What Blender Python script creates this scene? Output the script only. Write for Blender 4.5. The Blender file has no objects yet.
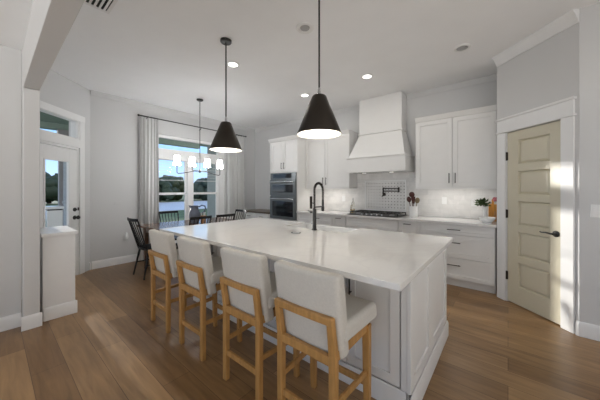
import bpy, bmesh, math, random
from mathutils import Matrix, Vector
random.seed(7)
PI = math.pi
SC = bpy.context.scene
COL = SC.collection

# ------------------------------------------------------------------ camera
cam_d = bpy.data.cameras.new('camera')
cam = bpy.data.objects.new('camera', cam_d)
COL.objects.link(cam)
cam.location = (0, 0, 1.365)
cam.rotation_euler = (PI / 2, 0, math.atan2(0.6337, 0.7737))
cam_d.sensor_width = 36
cam_d.lens = 254 / 600 * 36
cam_d.shift_y = -10.5 / 600
cam_d.clip_start = 0.02
cam_d.clip_end = 400
SC.camera = cam

# ------------------------------------------------------------------ exposure
SC.view_settings.view_transform = 'Standard'
SC.view_settings.look = 'None'
SC.view_settings.gamma = 1
SC.view_settings.use_curve_mapping = False
SC.view_settings.exposure = 0.05

# ------------------------------------------------------------------ sky
SKY_K, CLOUD_FILL_K, GROUND_FILL_K = 1.4, 0.7, 3.2
def build_world():
    w = bpy.data.worlds.new('sky')
    SC.world = w
    w.use_nodes = True
    n = w.node_tree.nodes
    l = w.node_tree.links
    n.clear()
    out = n.new('ShaderNodeOutputWorld')
    bg = n.new('ShaderNodeBackground')
    tc = n.new('ShaderNodeTexCoord')
    sep = n.new('ShaderNodeSeparateXYZ')
    l.new(tc.outputs['Generated'], sep.inputs[0])
    def ramp(stops):
        r = n.new('ShaderNodeValToRGB')
        cr = r.color_ramp
        cr.elements[0].position, cr.elements[0].color = stops[0][0], (*stops[0][1], 1)
        cr.elements[1].position, cr.elements[1].color = stops[-1][0], (*stops[-1][1], 1)
        for p, c in stops[1:-1]:
            e = cr.elements.new(p)
            e.color = (*c, 1)
        return r
    def mrange(sock, lo, hi):
        m = n.new('ShaderNodeMapRange')
        m.inputs[1].default_value = lo
        m.inputs[2].default_value = hi
        l.new(sock, m.inputs[0])
        return m.outputs[0]
    def scale(col, k):
        m = n.new('ShaderNodeVectorMath')
        m.operation = 'SCALE'
        l.new(col, m.inputs[0])
        m.inputs['Scale'].default_value = k
        return m.outputs[0]
    def mix(f, a, b):
        m = n.new('ShaderNodeMix')
        m.data_type = 'RGBA'
        m.clamp_factor = True
        l.new(f, m.inputs[0])
        l.new(a, m.inputs[6])
        l.new(b, m.inputs[7])
        return m.outputs[2]
    blue = ramp([(0.0, (0.60, 0.79, 1.0)), (0.12, (0.40, 0.66, 1.0)), (0.4, (0.30, 0.52, 0.95)), (1.0, (0.26, 0.46, 0.90))])
    l.new(mrange(sep.outputs['Z'], 0, 1), blue.inputs[0])
    # pale cloud added on the unseen side of the sky for neutral fill indoors
    cloud = ramp([(0.3, (0.98, 0.98, 1.0)), (0.7, (0.86, 0.87, 0.90))])
    no = n.new('ShaderNodeTexNoise')
    no.inputs['Scale'].default_value = 3
    l.new(tc.outputs['Generated'], no.inputs['Vector'])
    l.new(no.outputs['Fac'], cloud.inputs[0])
    sky = mix(mrange(sep.outputs['X'], -0.35, 0.25), scale(blue.outputs[0], SKY_K), scale(cloud.outputs[0], CLOUD_FILL_K))
    # unseen glowing ground, added to throw light up onto the ceiling
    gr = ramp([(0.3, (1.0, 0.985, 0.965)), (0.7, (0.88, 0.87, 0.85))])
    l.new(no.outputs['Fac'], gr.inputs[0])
    allw = mix(mrange(sep.outputs['Z'], 0.01, -0.02), sky, scale(gr.outputs[0], GROUND_FILL_K))
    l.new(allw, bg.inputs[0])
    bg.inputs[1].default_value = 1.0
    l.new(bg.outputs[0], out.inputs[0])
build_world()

# ------------------------------------------------------------------ low sun in front of the dining window
sd = bpy.data.lights.new('sun', 'SUN')
sd.energy = 3.5
sd.angle = math.radians(0.9)
sd.color = (1.0, 0.95, 0.88)
sun = bpy.data.objects.new('sun', sd)
COL.objects.link(sun)
SUN_DIR = Vector((1.0, 0.018, -0.138)).normalized()
sun.rotation_euler = SUN_DIR.to_track_quat('-Z', 'Y').to_euler()

LAMP_W = 3.0        # watts of one recessed downlight
PENDANT_W = 6.0

# ------------------------------------------------------------------ materials
def mat(name, col, rough=0.5, metal=0.0, var=0.04, scale=8.0, bump=0.0, bscale=60.0, emit=0.0, stretch=None, coat=0.0, spec=None):
    m = bpy.data.materials.new(name)
    m.use_nodes = True
    n = m.node_tree.nodes
    l = m.node_tree.links
    b = n['Principled BSDF']
    b.inputs['Roughness'].default_value = rough
    b.inputs['Metallic'].default_value = metal
    if spec is not None:
        b.inputs['Specular IOR Level'].default_value = spec
    if coat:
        b.inputs['Coat Weight'].default_value = coat
        b.inputs['Coat Roughness'].default_value = 0.1
    tc = n.new('ShaderNodeTexCoord')
    mp = n.new('ShaderNodeMapping')
    l.new(tc.outputs['Object'], mp.inputs[0])
    if stretch:
        mp.inputs['Scale'].default_value = stretch
    no = n.new('ShaderNodeTexNoise')
    no.inputs['Scale'].default_value = scale
    no.inputs['Detail'].default_value = 4
    l.new(mp.outputs[0], no.inputs['Vector'])
    rp = n.new('ShaderNodeValToRGB')
    lo = [max(0, c * (1 - var)) for c in col]
    hi = [min(1, c * (1 + var)) for c in col]
    rp.color_ramp.elements[0].position = 0.3
    rp.color_ramp.elements[1].position = 0.7
    rp.color_ramp.elements[0].color = (*lo, 1)
    rp.color_ramp.elements[1].color = (*hi, 1)
    l.new(no.outputs['Fac'], rp.inputs[0])
    l.new(rp.outputs[0], b.inputs['Base Color'])
    if bump:
        n2 = n.new('ShaderNodeTexNoise')
        n2.inputs['Scale'].default_value = bscale
        l.new(mp.outputs[0], n2.inputs['Vector'])
        bp = n.new('ShaderNodeBump')
        bp.inputs['Strength'].default_value = bump
        bp.inputs['Distance'].default_value = 0.004
        l.new(n2.outputs['Fac'], bp.inputs['Height'])
        l.new(bp.outputs[0], b.inputs['Normal'])
    if emit:
        l.new(rp.outputs[0], b.inputs['Emission Color'])
        b.inputs['Emission Strength'].default_value = emit
    return m

def srgb(r, g, b):
    f = lambda c: (c / 255 / 12.92) if c <= 10 else ((c / 255 + 0.055) / 1.055) ** 2.4
    return (f(r), f(g), f(b))

def floor_mat():
    m = bpy.data.materials.new('oak_planks')
    m.use_nodes = True
    n = m.node_tree.nodes
    l = m.node_tree.links
    b = n['Principled BSDF']
    tc = n.new('ShaderNodeTexCoord')
    br = n.new('ShaderNodeTexBrick')
    br.offset = 0.37
    br.offset_frequency = 2
    br.inputs['Scale'].default_value = 1.0
    br.inputs['Brick Width'].default_value = 1.35
    br.inputs['Row Height'].default_value = 0.19
    br.inputs['Mortar Size'].default_value = 0.0016
    br.inputs['Mortar Smooth'].default_value = 0.2
    br.inputs['Color1'].default_value = (*srgb(162, 128, 88), 1)
    br.inputs['Color2'].default_value = (*srgb(126, 95, 61), 1)
    br.inputs['Mortar'].default_value = (*srgb(82, 58, 38), 1)
    l.new(tc.outputs['Object'], br.inputs['Vector'])
    mp = n.new('ShaderNodeMapping')
    mp.inputs['Scale'].default_value = (1.6, 16, 1)
    l.new(tc.outputs['Object'], mp.inputs[0])
    no = n.new('ShaderNodeTexNoise')
    no.inputs['Scale'].default_value = 1.6
    no.inputs['Detail'].default_value = 7
    no.inputs['Distortion'].default_value = 0.6
    l.new(mp.outputs[0], no.inputs['Vector'])
    rp = n.new('ShaderNodeValToRGB')
    rp.color_ramp.elements[0].position = 0.3
    rp.color_ramp.elements[0].color = (0.74, 0.72, 0.70, 1)
    rp.color_ramp.elements[1].position = 0.72
    rp.color_ramp.elements[1].color = (1.16, 1.16, 1.16, 1)
    l.new(no.outputs['Fac'], rp.inputs[0])
    mx = n.new('ShaderNodeMix')
    mx.data_type = 'RGBA'
    mx.blend_type = 'MULTIPLY'
    mx.inputs[0].default_value = 1
    l.new(br.outputs['Color'], mx.inputs[6])
    l.new(rp.outputs[0], mx.inputs[7])
    l.new(mx.outputs[2], b.inputs['Base Color'])
    b.inputs['Roughness'].default_value = 0.31
    bp = n.new('ShaderNodeBump')
    bp.inputs['Strength'].default_value = 0.12
    bp.inputs['Distance'].default_value = 0.002
    l.new(no.outputs['Fac'], bp.inputs['Height'])
    l.new(bp.outputs[0], b.inputs['Normal'])
    return m

def quartz_mat():
    m = bpy.data.materials.new('white_quartz')
    m.use_nodes = True
    n = m.node_tree.nodes
    l = m.node_tree.links
    b = n['Principled BSDF']
    tc = n.new('ShaderNodeTexCoord')
    no = n.new('ShaderNodeTexNoise')
    no.inputs['Scale'].default_value = 1.3
    no.inputs['Detail'].default_value = 6
    no.inputs['Distortion'].default_value = 1.6
    l.new(tc.outputs['Object'], no.inputs['Vector'])
    rp = n.new('ShaderNodeValToRGB')
    cr = rp.color_ramp
    cr.elements[0].position = 0.47
    cr.elements[0].color = (0.80, 0.79, 0.77, 1)
    cr.elements[1].position = 0.53
    cr.elements[1].color = (0.80, 0.79, 0.77, 1)
    e = cr.elements.new(0.5)
    e.color = (0.765, 0.755, 0.74, 1)
    l.new(no.outputs['Fac'], rp.inputs[0])
    l.new(rp.outputs[0], b.inputs['Base Color'])
    b.inputs['Roughness'].default_value = 0.06
    return m

def tile_mat(name, w, h, c1, c2, grout, rough=0.25, axis='XZ', dots=False):
    m = bpy.data.materials.new(name)
    m.use_nodes = True
    n = m.node_tree.nodes
    l = m.node_tree.links
    b = n['Principled BSDF']
    tc = n.new('ShaderNodeTexCoord')
    sp = n.new('ShaderNodeSeparateXYZ')
    cb = n.new('ShaderNodeCombineXYZ')
    l.new(tc.outputs['Object'], sp.inputs[0])
    l.new(sp.outputs['X'], cb.inputs['X'])
    l.new(sp.outputs['Z'], cb.inputs['Y'])
    br = n.new('ShaderNodeTexBrick')
    br.inputs['Scale'].default_value = 1
    br.inputs['Brick Width'].default_value = w
    br.inputs['Row Height'].default_value = h
    br.inputs['Mortar Size'].default_value = 0.0012
    br.inputs['Color1'].default_value = (*c1, 1)
    br.inputs['Color2'].default_value = (*c2, 1)
    br.inputs['Mortar'].default_value = (*grout, 1)
    l.new(cb.outputs[0], br.inputs['Vector'])
    col = br.outputs['Color']
    if dots:
        def frac(sock, size, off):
            a = n.new('ShaderNodeMath'); a.operation = 'MULTIPLY_ADD'
            l.new(sock, a.inputs[0]); a.inputs[1].default_value = 1 / size; a.inputs[2].default_value = off
            f = n.new('ShaderNodeMath'); f.operation = 'FRACT'
            l.new(a.outputs[0], f.inputs[0])
            s = n.new('ShaderNodeMath'); s.operation = 'SUBTRACT'
            l.new(f.outputs[0], s.inputs[0]); s.inputs[1].default_value = 0.5
            q = n.new('ShaderNodeMath'); q.operation = 'ABSOLUTE'
            l.new(s.outputs[0], q.inputs[0])
            return q.outputs[0]
        a1 = frac(sp.outputs['X'], 0.056, 0.2)
        a2 = frac(sp.outputs['Z'], 0.056, 0.1)
        mxm = n.new('ShaderNodeMath'); mxm.operation = 'MAXIMUM'
        l.new(a1, mxm.inputs[0]); l.new(a2, mxm.inputs[1])
        lt = n.new('ShaderNodeMath'); lt.operation = 'LESS_THAN'
        l.new(mxm.outputs[0], lt.inputs[0]); lt.inputs[1].default_value = 0.15
        mx = n.new('ShaderNodeMix'); mx.data_type = 'RGBA'
        l.new(lt.outputs[0], mx.inputs[0])
        l.new(col, mx.inputs[6])
        mx.inputs[7].default_value = (*srgb(158, 154, 150), 1)
        col = mx.outputs[2]
    no = n.new('ShaderNodeTexNoise')
    no.inputs['Scale'].default_value = 6
    no.inputs['Detail'].default_value = 5
    no.inputs['Distortion'].default_value = 1
    l.new(tc.outputs['Object'], no.inputs['Vector'])
    rp = n.new('ShaderNodeValToRGB')
    rp.color_ramp.elements[0].position = 0.35
    rp.color_ramp.elements[0].color = (0.90, 0.90, 0.90, 1)
    rp.color_ramp.elements[1].position = 0.6
    rp.color_ramp.elements[1].color = (1, 1, 1, 1)
    l.new(no.outputs['Fac'], rp.inputs[0])
    m2 = n.new('ShaderNodeMix'); m2.data_type = 'RGBA'; m2.blend_type = 'MULTIPLY'
    m2.inputs[0].default_value = 1
    l.new(col, m2.inputs[6]); l.new(rp.outputs[0], m2.inputs[7])
    l.new(m2.outputs[2], b.inputs['Base Color'])
    b.inputs['Roughness'].default_value = rough
    return m

def glass_mat():
    m = bpy.data.materials.new('clear_pane')
    m.use_nodes = True
    n = m.node_tree.nodes
    l = m.node_tree.links
    n.clear()
    o = n.new('ShaderNodeOutputMaterial')
    t = n.new('ShaderNodeBsdfTransparent')
    t.inputs[0].default_value = (0.965, 0.975, 0.98, 1)
    g = n.new('ShaderNodeBsdfGlossy')
    g.inputs['Roughness'].default_value = 0.02
    lw = n.new('ShaderNodeLayerWeight')
    lw.inputs['Blend'].default_value = 0.5
    pw = n.new('ShaderNodeMath')
    pw.operation = 'POWER'
    l.new(lw.outputs['Facing'], pw.inputs[0])
    pw.inputs[1].default_value = 5
    ma = n.new('ShaderNodeMath')
    ma.operation = 'MULTIPLY_ADD'
    l.new(pw.outputs[0], ma.inputs[0])
    ma.inputs[1].default_value = 0.4
    ma.inputs[2].default_value = 0.002
    x = n.new('ShaderNodeMixShader')
    l.new(ma.outputs[0], x.inputs[0])
    l.new(t.outputs[0], x.inputs[1])
    l.new(g.outputs[0], x.inputs[2])
    l.new(x.outputs[0], o.inputs[0])
    return m

def bottle_mat():
    m = bpy.data.materials.new('bottle_glass')
    m.use_nodes = True
    b = m.node_tree.nodes['Principled BSDF']
    b.inputs['Base Color'].default_value = (0.9, 0.9, 0.85, 1)
    b.inputs['Transmission Weight'].default_value = 0.9
    b.inputs['Roughness'].default_value = 0.05
    return m

def leaf_mat(name, c1, c2):
    return mat(name, c1, 0.6, var=0.45, scale=14)

M_WALL = mat('wall_paint', (0.65, 0.65, 0.647), 0.75, var=0.01, scale=2, bump=0.05, bscale=180)
M_CEIL = mat('ceiling_paint', (0.92, 0.925, 0.93), 0.85, var=0.012, scale=3, bump=0.35, bscale=70)
M_TRIM = mat('trim_paint', (0.84, 0.84, 0.835), 0.4, var=0.01)
M_CAB = mat('cabinet_paint', (0.80, 0.795, 0.78), 0.42, var=0.01)
M_FLOOR = floor_mat()
M_QUARTZ = quartz_mat()
M_TILE = tile_mat('marble_tile', 0.15, 0.075, (0.82, 0.80, 0.78), (0.74, 0.73, 0.71), (0.68, 0.67, 0.65))
M_MOSAIC = tile_mat('dotted_mosaic', 0.028, 0.028, (0.82, 0.81, 0.79), (0.80, 0.79, 0.77), (0.77, 0.76, 0.74), dots=True)
M_BLACK = mat('matte_black', (0.018, 0.017, 0.016), 0.42, var=0.1)
M_BRONZE = mat('dark_bronze', (0.035, 0.028, 0.022), 0.38, metal=0.6, var=0.1)
M_PULL = mat('gunmetal_pull', (0.09, 0.082, 0.075), 0.35, metal=0.8, var=0.05)
M_STEEL = mat('black_stainless', srgb(104, 108, 109), 0.36, metal=0.6, var=0.05, stretch=(1, 1, 30))
M_OVENGLASS = mat('oven_glass', (0.012, 0.014, 0.018), 0.06, var=0.05)
M_CHROME = mat('brushed_steel', (0.6, 0.6, 0.6), 0.25, metal=1.0, var=0.03)
M_OAK = mat('light_oak', srgb(180, 136, 80), 0.45, var=0.16, scale=5, stretch=(9, 9, 1.2))
M_FABRIC = mat('oatmeal_linen', srgb(206, 202, 194), 0.9, var=0.04, scale=90, bump=0.25, bscale=260)
M_CURTAIN = mat('curtain_linen', srgb(206, 206, 205), 0.9, var=0.03, scale=60, bump=0.15, bscale=220)
M_CHAIRBLK = mat('black_lacquer', (0.012, 0.012, 0.013), 0.5, var=0.1, spec=0.3)
M_TABLE = mat('walnut_table', srgb(108, 82, 64), 0.22, var=0.22, scale=3, stretch=(12, 1, 12))
M_DARKWOOD = mat('dark_sideboard_wood', srgb(84, 72, 56), 0.35, var=0.2, scale=3, stretch=(1, 12, 12))
M_DOORPAINT = mat('greige_door_paint', srgb(210, 203, 181), 0.30, var=0.012)
M_GLASS = glass_mat()
M_WHITEENAMEL = mat('white_enamel', (0.85, 0.85, 0.84), 0.2, var=0.01)
M_GLOW = mat('lamp_lens', (1.0, 0.97, 0.92), 0.5, var=0.0, emit=4.0)
M_GLOWWARM = mat('warm_bulb', (1.0, 0.88, 0.68), 0.5, var=0.0, emit=6.0)
M_HOODLENS = mat('hood_lens', (1.0, 0.95, 0.86), 0.5, var=0.0, emit=0.9)
M_SHADE = mat('white_glass_shade', (0.97, 0.985, 1.0), 0.4, var=0.0, emit=29.0)
M_DARKVOID = mat('duct_dark', (0.03, 0.03, 0.03), 0.9, var=0.1)
M_PLASTIC = mat('white_plastic', (0.84, 0.84, 0.83), 0.35, var=0.01)
M_GREYPLASTIC = mat('grey_recess', (0.42, 0.42, 0.42), 0.5, var=0.03)
M_REDWOOD = mat('red_brown_wood', srgb(74, 34, 26), 0.5, var=0.2, stretch=(1, 1, 8))
M_BOARD = mat('honey_cutting_board', srgb(205, 140, 52), 0.45, var=0.15, stretch=(14, 1, 1))
M_LEAF = leaf_mat('dark_leaf', srgb(66, 84, 48), None)
M_FLOWER = mat('pink_petal', srgb(190, 110, 120), 0.6, var=0.2)
M_JUG = mat('blue_grey_glaze', srgb(98, 106, 122), 0.3, var=0.18, scale=12)
M_HOLDER = mat('tan_wood_holder', srgb(178, 128, 78), 0.5, var=0.15)
M_OIL = mat('amber_oil', srgb(176, 140, 62), 0.15, var=0.05)
M_BOTTLE = bottle_mat()
M_SIDING = mat('grey_green_siding', srgb(150, 160, 158), 0.7, var=0.05)
M_PORCHCEIL = mat('haint_green_soffit', srgb(126, 142, 132), 0.7, var=0.06)
M_STONE = mat('speckled_stone', srgb(178, 178, 176), 0.8, var=0.35, scale=40)
M_COLUMN = mat('grey_column_paint', srgb(140, 138, 138), 0.7, var=0.06)
M_CONCRETE = mat('porch_concrete', srgb(170, 166, 158), 0.8, var=0.08)
M_LAWN = mat('lawn_grass', srgb(98, 116, 74), 0.9, var=0.3, scale=2.5)
M_WATER = mat('lake_water', srgb(218, 222, 226), 0.55, var=0.06, scale=0.4, bump=0.1, bscale=3)
M_TREE = [leaf_mat('pine_green', srgb(62, 80, 62), None), leaf_mat('oak_green', srgb(76, 88, 62), None), leaf_mat('blue_green', srgb(70, 88, 80), None)]
M_BARK = mat('grey_bark', srgb(88, 76, 66), 0.9, var=0.2)

# ------------------------------------------------------------------ mesh helpers
ROOT = {}

class MB:
    def __init__(s, M=None):
        s.bm = bmesh.new()
        s.M = M.copy() if M else Matrix.Identity(4)

    def add(s, vs, fs):
        bv = [s.bm.verts.new(s.M @ Vector(v)) for v in vs]
        for f in fs:
            try:
                s.bm.faces.new([bv[i] for i in f])
            except ValueError:
                pass
        return s

    def box(s, x0, x1, y0, y1, z0, z1):
        return s.hexa([(x0, y0), (x1, y0), (x1, y1), (x0, y1)], z0, [(x0, y0), (x1, y0), (x1, y1), (x0, y1)], z1)

    def hexa(s, a, z0, b, z1):
        vs = [(x, y, z0) for x, y in a] + [(x, y, z1) for x, y in b]
        n = len(a)
        fs = [tuple(range(n - 1, -1, -1)), tuple(range(n, 2 * n))]
        fs += [(i, (i + 1) % n, (i + 1) % n + n, i + n) for i in range(n)]
        return s.add(vs, fs)

    def prism_x(s, prof, x0, x1):
        """profile of (y, z) extruded along x"""
        n = len(prof)
        vs = [(x0, y, z) for y, z in prof] + [(x1, y, z) for y, z in prof]
        fs = [tuple(range(n)), tuple(range(2 * n - 1, n - 1, -1))]
        fs += [(i, i + n, (i + 1) % n + n, (i + 1) % n) for i in range(n)]
        return s.add(vs, fs)

    def lathe(s, prof, c=(0, 0, 0), seg=24, squash=(1, 1), cap=True):
        vs, fs = [], []
        cap = cap and prof[0] != prof[-1]
        n = len(prof)
        for k in range(seg):
            a = 2 * PI * k / seg
            for r, z in prof:
                vs.append((c[0] + r * math.cos(a) * squash[0], c[1] + r * math.sin(a) * squash[1], c[2] + z))
        for k in range(seg):
            k2 = (k + 1) % seg
            for i in range(n - 1):
                fs.append((k * n + i, k2 * n + i, k2 * n + i + 1, k * n + i + 1))
        if cap and prof[0][0] > 1e-6:
            fs.append(tuple(k * n for k in range(seg - 1, -1, -1)))
        if cap and prof[-1][0] > 1e-6:
            fs.append(tuple(k * n + n - 1 for k in range(seg)))
        s.add(vs, fs)
        bmesh.ops.remove_doubles(s.bm, verts=s.bm.verts, dist=1e-6)
        return s

    def tube(s, pts, r, seg=10, cap=True):
        pts = [Vector(p) for p in pts]
        rs = r if isinstance(r, (list, tuple)) else [r] * len(pts)
        rings = []
        up = None
        for i, p in enumerate(pts):
            d = (pts[min(i + 1, len(pts) - 1)] - pts[max(i - 1, 0)]).normalized()
            if up is None:
                up = Vector((0, 0, 1)) if abs(d.z) < 0.9 else Vector((1, 0, 0))
            a = d.cross(up).normalized()
            up = a.cross(d).normalized()
            rings.append([p + (a * math.cos(2 * PI * k / seg) + up * math.sin(2 * PI * k / seg)) * rs[i] for k in range(seg)])
        vs = [tuple(v) for rg in rings for v in rg]
        fs = []
        for i in range(len(pts) - 1):
            for k in range(seg):
                k2 = (k + 1) % seg
                fs.append((i * seg + k, i * seg + k2, (i + 1) * seg + k2, (i + 1) * seg + k))
        if cap:
            fs.append(tuple(range(seg - 1, -1, -1)))
            fs.append(tuple((len(pts) - 1) * seg + k for k in range(seg)))
        return s.add(vs, fs)

    def cyl(s, p0, p1, r0, r1=None, seg=16):
        return s.tube([p0, p1], [r0, r0 if r1 is None else r1], seg)

    def bar(s, p0, p1, w, d, up=(0, 0, 1), w1=None, d1=None):
        """rectangular bar from p0 to p1, w across and d along the direction closest to up"""
        p0, p1 = Vector(p0), Vector(p1)
        ax = (p1 - p0).normalized()
        u = Vector(up)
        a = ax.cross(u).normalized()
        b = a.cross(ax).normalized()
        w1 = w1 or w
        d1 = d1 or d
        vs = []
        for p, ww, dd in ((p0, w, d), (p1, w1, d1)):
            for sx, sy in ((-1, -1), (1, -1), (1, 1), (-1, 1)):
                vs.append(tuple(p + a * sx * ww / 2 + b * sy * dd / 2))
        return s.add(vs, [(3, 2, 1, 0), (4, 5, 6, 7), (0, 1, 5, 4), (1, 2, 6, 5), (2, 3, 7, 6), (3, 0, 4, 7)])

    def sphere(s, c, r, seg=16, ring=10, sq=(1, 1, 1)):
        prof = [(r * math.sin(PI * i / ring), -r * math.cos(PI * i / ring)) for i in range(ring + 1)]
        prof[0] = (0, -r)
        prof[-1] = (0, r)
        vs, fs = [], []
        n = len(prof)
        vs.append((c[0], c[1], c[2] - r * sq[2]))
        for i in range(1, ring):
            for k in range(seg):
                a = 2 * PI * k / seg
                vs.append((c[0] + prof[i][0] * math.cos(a) * sq[0], c[1] + prof[i][0] * math.sin(a) * sq[1], c[2] + prof[i][1] * sq[2]))
        vs.append((c[0], c[1], c[2] + r * sq[2]))
        for k in range(seg):
            k2 = (k + 1) % seg
            fs.append((0, 1 + k2, 1 + k))
            for i in range(ring - 2):
                fs.append((1 + i * seg + k, 1 + i * seg + k2, 1 + (i + 1) * seg + k2, 1 + (i + 1) * seg + k))
            fs.append((1 + (ring - 2) * seg + k, 1 + (ring - 2) * seg + k2, len(vs) - 1))
        return s.add(vs, fs)

    def shaker(s, x0, x1, z0, z1, yf, t=0.02, st=0.06, dp=0.013, rails=()):
        """framed flat-panel front facing -y; its face stands at y = yf"""
        s.box(x0, x0 + st, yf, yf + t, z0, z1)
        s.box(x1 - st, x1, yf, yf + t, z0, z1)
        s.box(x0 + st, x1 - st, yf, yf + t, z0, z0 + st)
        s.box(x0 + st, x1 - st, yf, yf + t, z1 - st, z1)
        s.box(x0 + st, x1 - st, yf + dp, yf + t, z0 + st, z1 - st)
        return s

    def pull(s, c, d, nrm, length, r=0.006, so=0.028):
        """bar pull centred at c on a face, bar along d, standing off along nrm"""
        c, d, nrm = Vector(c), Vector(d).normalized(), Vector(nrm).normalized()
        o = c + nrm * so
        s.tube([o - d * length / 2, o + d * length / 2], r, 8)
        for k in (-1, 1):
            q = d * (k * length * 0.38)
            s.tube([c + q, o + q], r * 0.85, 8)
        return s

    def build(s, name, m, parent=None, bev=0.0, seg=2, smooth=35, label=None, **props):
        bmesh.ops.recalc_face_normals(s.bm, faces=s.bm.faces)
        if bev:
            es = [e for e in s.bm.edges if len(e.link_faces) == 2 and e.calc_face_angle(0) > 0.5]
            bmesh.ops.bevel(s.bm, geom=es, offset=bev, segments=seg, profile=0.5, affect='EDGES', clamp_overlap=True)
        me = bpy.data.meshes.new(name)
        s.bm.to_mesh(me)
        s.bm.free()
        me.materials.append(m)
        if smooth:
            for p in me.polygons:
                p.use_smooth = True
            me.set_sharp_from_angle(angle=math.radians(smooth))
        o = bpy.data.objects.new(name, me)
        COL.objects.link(o)
        if bev and smooth:
            wn = o.modifiers.new('flat_faces', 'WEIGHTED_NORMAL')
            wn.keep_sharp = True
            wn.weight = 100
        if parent is not None:
            top = parent
            while top.parent is not None:
                top = top.parent
            if top in ROOT:
                me.transform(ROOT[top].inverted())
            o.parent = parent
        if label:
            o['label'] = label
        for k, v in props.items():
            o[k] = v
        return o

def thing(name, label, cat, loc=(0, 0, 0), rz=0.0, group=None):
    o = bpy.data.objects.new(name, None)
    o.empty_display_size = 0.1
    COL.objects.link(o)
    o.location = loc
    o.rotation_euler = (0, 0, rz)
    ROOT[o] = Matrix.Translation(loc) @ Matrix.Rotation(rz, 4, 'Z')
    o['label'] = label
    o['category'] = cat
    if group:
        o['group'] = group
    return o

def tag(o, label, cat, group=None, origin=None):
    o['label'] = label
    o['category'] = cat
    if group:
        o['group'] = group
    return o

def struct(o):
    o['kind'] = 'structure'
    return o

def dup(root, loc, rz, label, group=None):
    r = root.copy()
    COL.objects.link(r)
    r.location = loc
    r.rotation_euler = (0, 0, rz)
    r['label'] = label
    if group:
        r['group'] = group
    for ch in list(root.children):
        c = ch.copy()
        COL.objects.link(c)
        c.parent = r
        for g in list(ch.children):
            d = g.copy()
            COL.objects.link(d)
            d.parent = c
    return r

def frame(x, y, deg):
    return Matrix.Translation((x, y, 0)) @ Matrix.Rotation(math.radians(deg), 4, 'Z')

# local frames: x runs along the wall (left to right as seen from the room), y goes into the wall
F_WIN = frame(-5.5, 0, 90)                 # local x = world Y
F_PANTRY = frame(-0.11, 4.11, -45)
F_PORCH = frame(-4.3, -0.12, 135)
H = 3.05

# ================================================================== SETTING
floor = struct(MB().box(-5.75, 4.2, -4.6, 4.9, -0.06, 0).build('floor', M_FLOOR, smooth=0))
struct(MB().box(-5.65, 4.2, 0.2, 4.87, H, H + 0.1).build('ceiling', M_CEIL, smooth=0))
struct(MB().box(-3.92, 4.2, -3.2, 0.2025, 2.76, 2.86).build('ceiling_hall', M_CEIL, smooth=0))
struct(MB().box(-5.65, -3.93, -0.5, 0.198, H, H + 0.1).build('ceiling_nook', M_CEIL, smooth=0))

# back wall and the pantry side
struct(MB().box(-5.65, -0.11, 4.72, 4.87, 0, H).build('wall_back', M_WALL, smooth=0))
struct(MB().box(-0.105, 0.0, 4.23, 4.87, 0, H).build('wall_pantry_side', M_WALL, smooth=0))

# window wall with its opening
WY0, WY1, WZ0, WZ1 = 1.96, 3.74, 0.20, 2.50
w = MB(F_WIN)
w.box(1.02, WY0, 0, 0.15, 0, H)
w.box(WY1, 4.718, 0, 0.15, 0, H)
w.box(WY0, WY1, 0, 0.15, 0, WZ0)
w.box(WY0, WY1, 0, 0.15, WZ1, H)
struct(w.build('wall_window', M_WALL, smooth=0))

# porch door wall (diagonal)
w = MB(F_PORCH)
DS0, DS1 = 0.66, 1.45
w.box(0.0, DS0, 0, 0.15, 0, H)
w.box(DS1, 1.697, 0, 0.15, 0, H)
w.box(DS0, DS1, 0, 0.15, 2.03, 2.15)
w.box(DS0, DS1, 0, 0.15, 2.47, H)
struct(w.build('wall_porch', M_WALL, smooth=0))
struct(MB().box(-4.45, -3.79, -0.28, -0.13, 0, H).build('wall_nook', M_WALL, smooth=0))

# pantry wall (diagonal) with door opening
w = MB(F_PANTRY)
PS0, PS1, PH = 0.135, 0.74, 2.06
w.box(0.0, PS0, 0, 0.12, 0, H)
w.box(PS1, 0.884, 0, 0.12, 0, H)
w.box(PS0, PS1, 0, 0.12, PH, H)
struct(w.build('wall_pantry', M_WALL, smooth=0))
# right wall
struct(MB().box(0.517, 4.2, 3.485, 3.60, 0, H).build('wall_right', M_WALL, smooth=0))

struct(MB().box(2.0, 2.1, 2.45, 3.48, 0, H).build('wall_added_shade', M_WALL, smooth=0))  # unseen wall added to keep side light off the right wall

# hall wall, pier, header beam and half wall
struct(MB().box(-3.92, -3.77, -3.2, 0.20, 0, 2.758).build('wall_hall', M_WALL, smooth=0))
struct(MB().box(-3.80, -3.625, 0.203, 0.318, 0, 2.355).build('wall_pier', M_WALL, bev=0.006, smooth=0))
struct(MB().box(-3.80, 4.2, 0.203, 0.318, 2.36, 3.048).build('wall_header', M_WALL, bev=0.004, smooth=0))
struct(MB().box(-4.34, -3.715, 0.345, 0.600, 0, 0.868).build('wall_half', M_TRIM, smooth=0))
struct(MB().box(-4.36, -3.695, 0.332, 0.622, 0.87, 0.905).build('trim_half_wall_cap', M_TRIM, bev=0.006))

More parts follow.
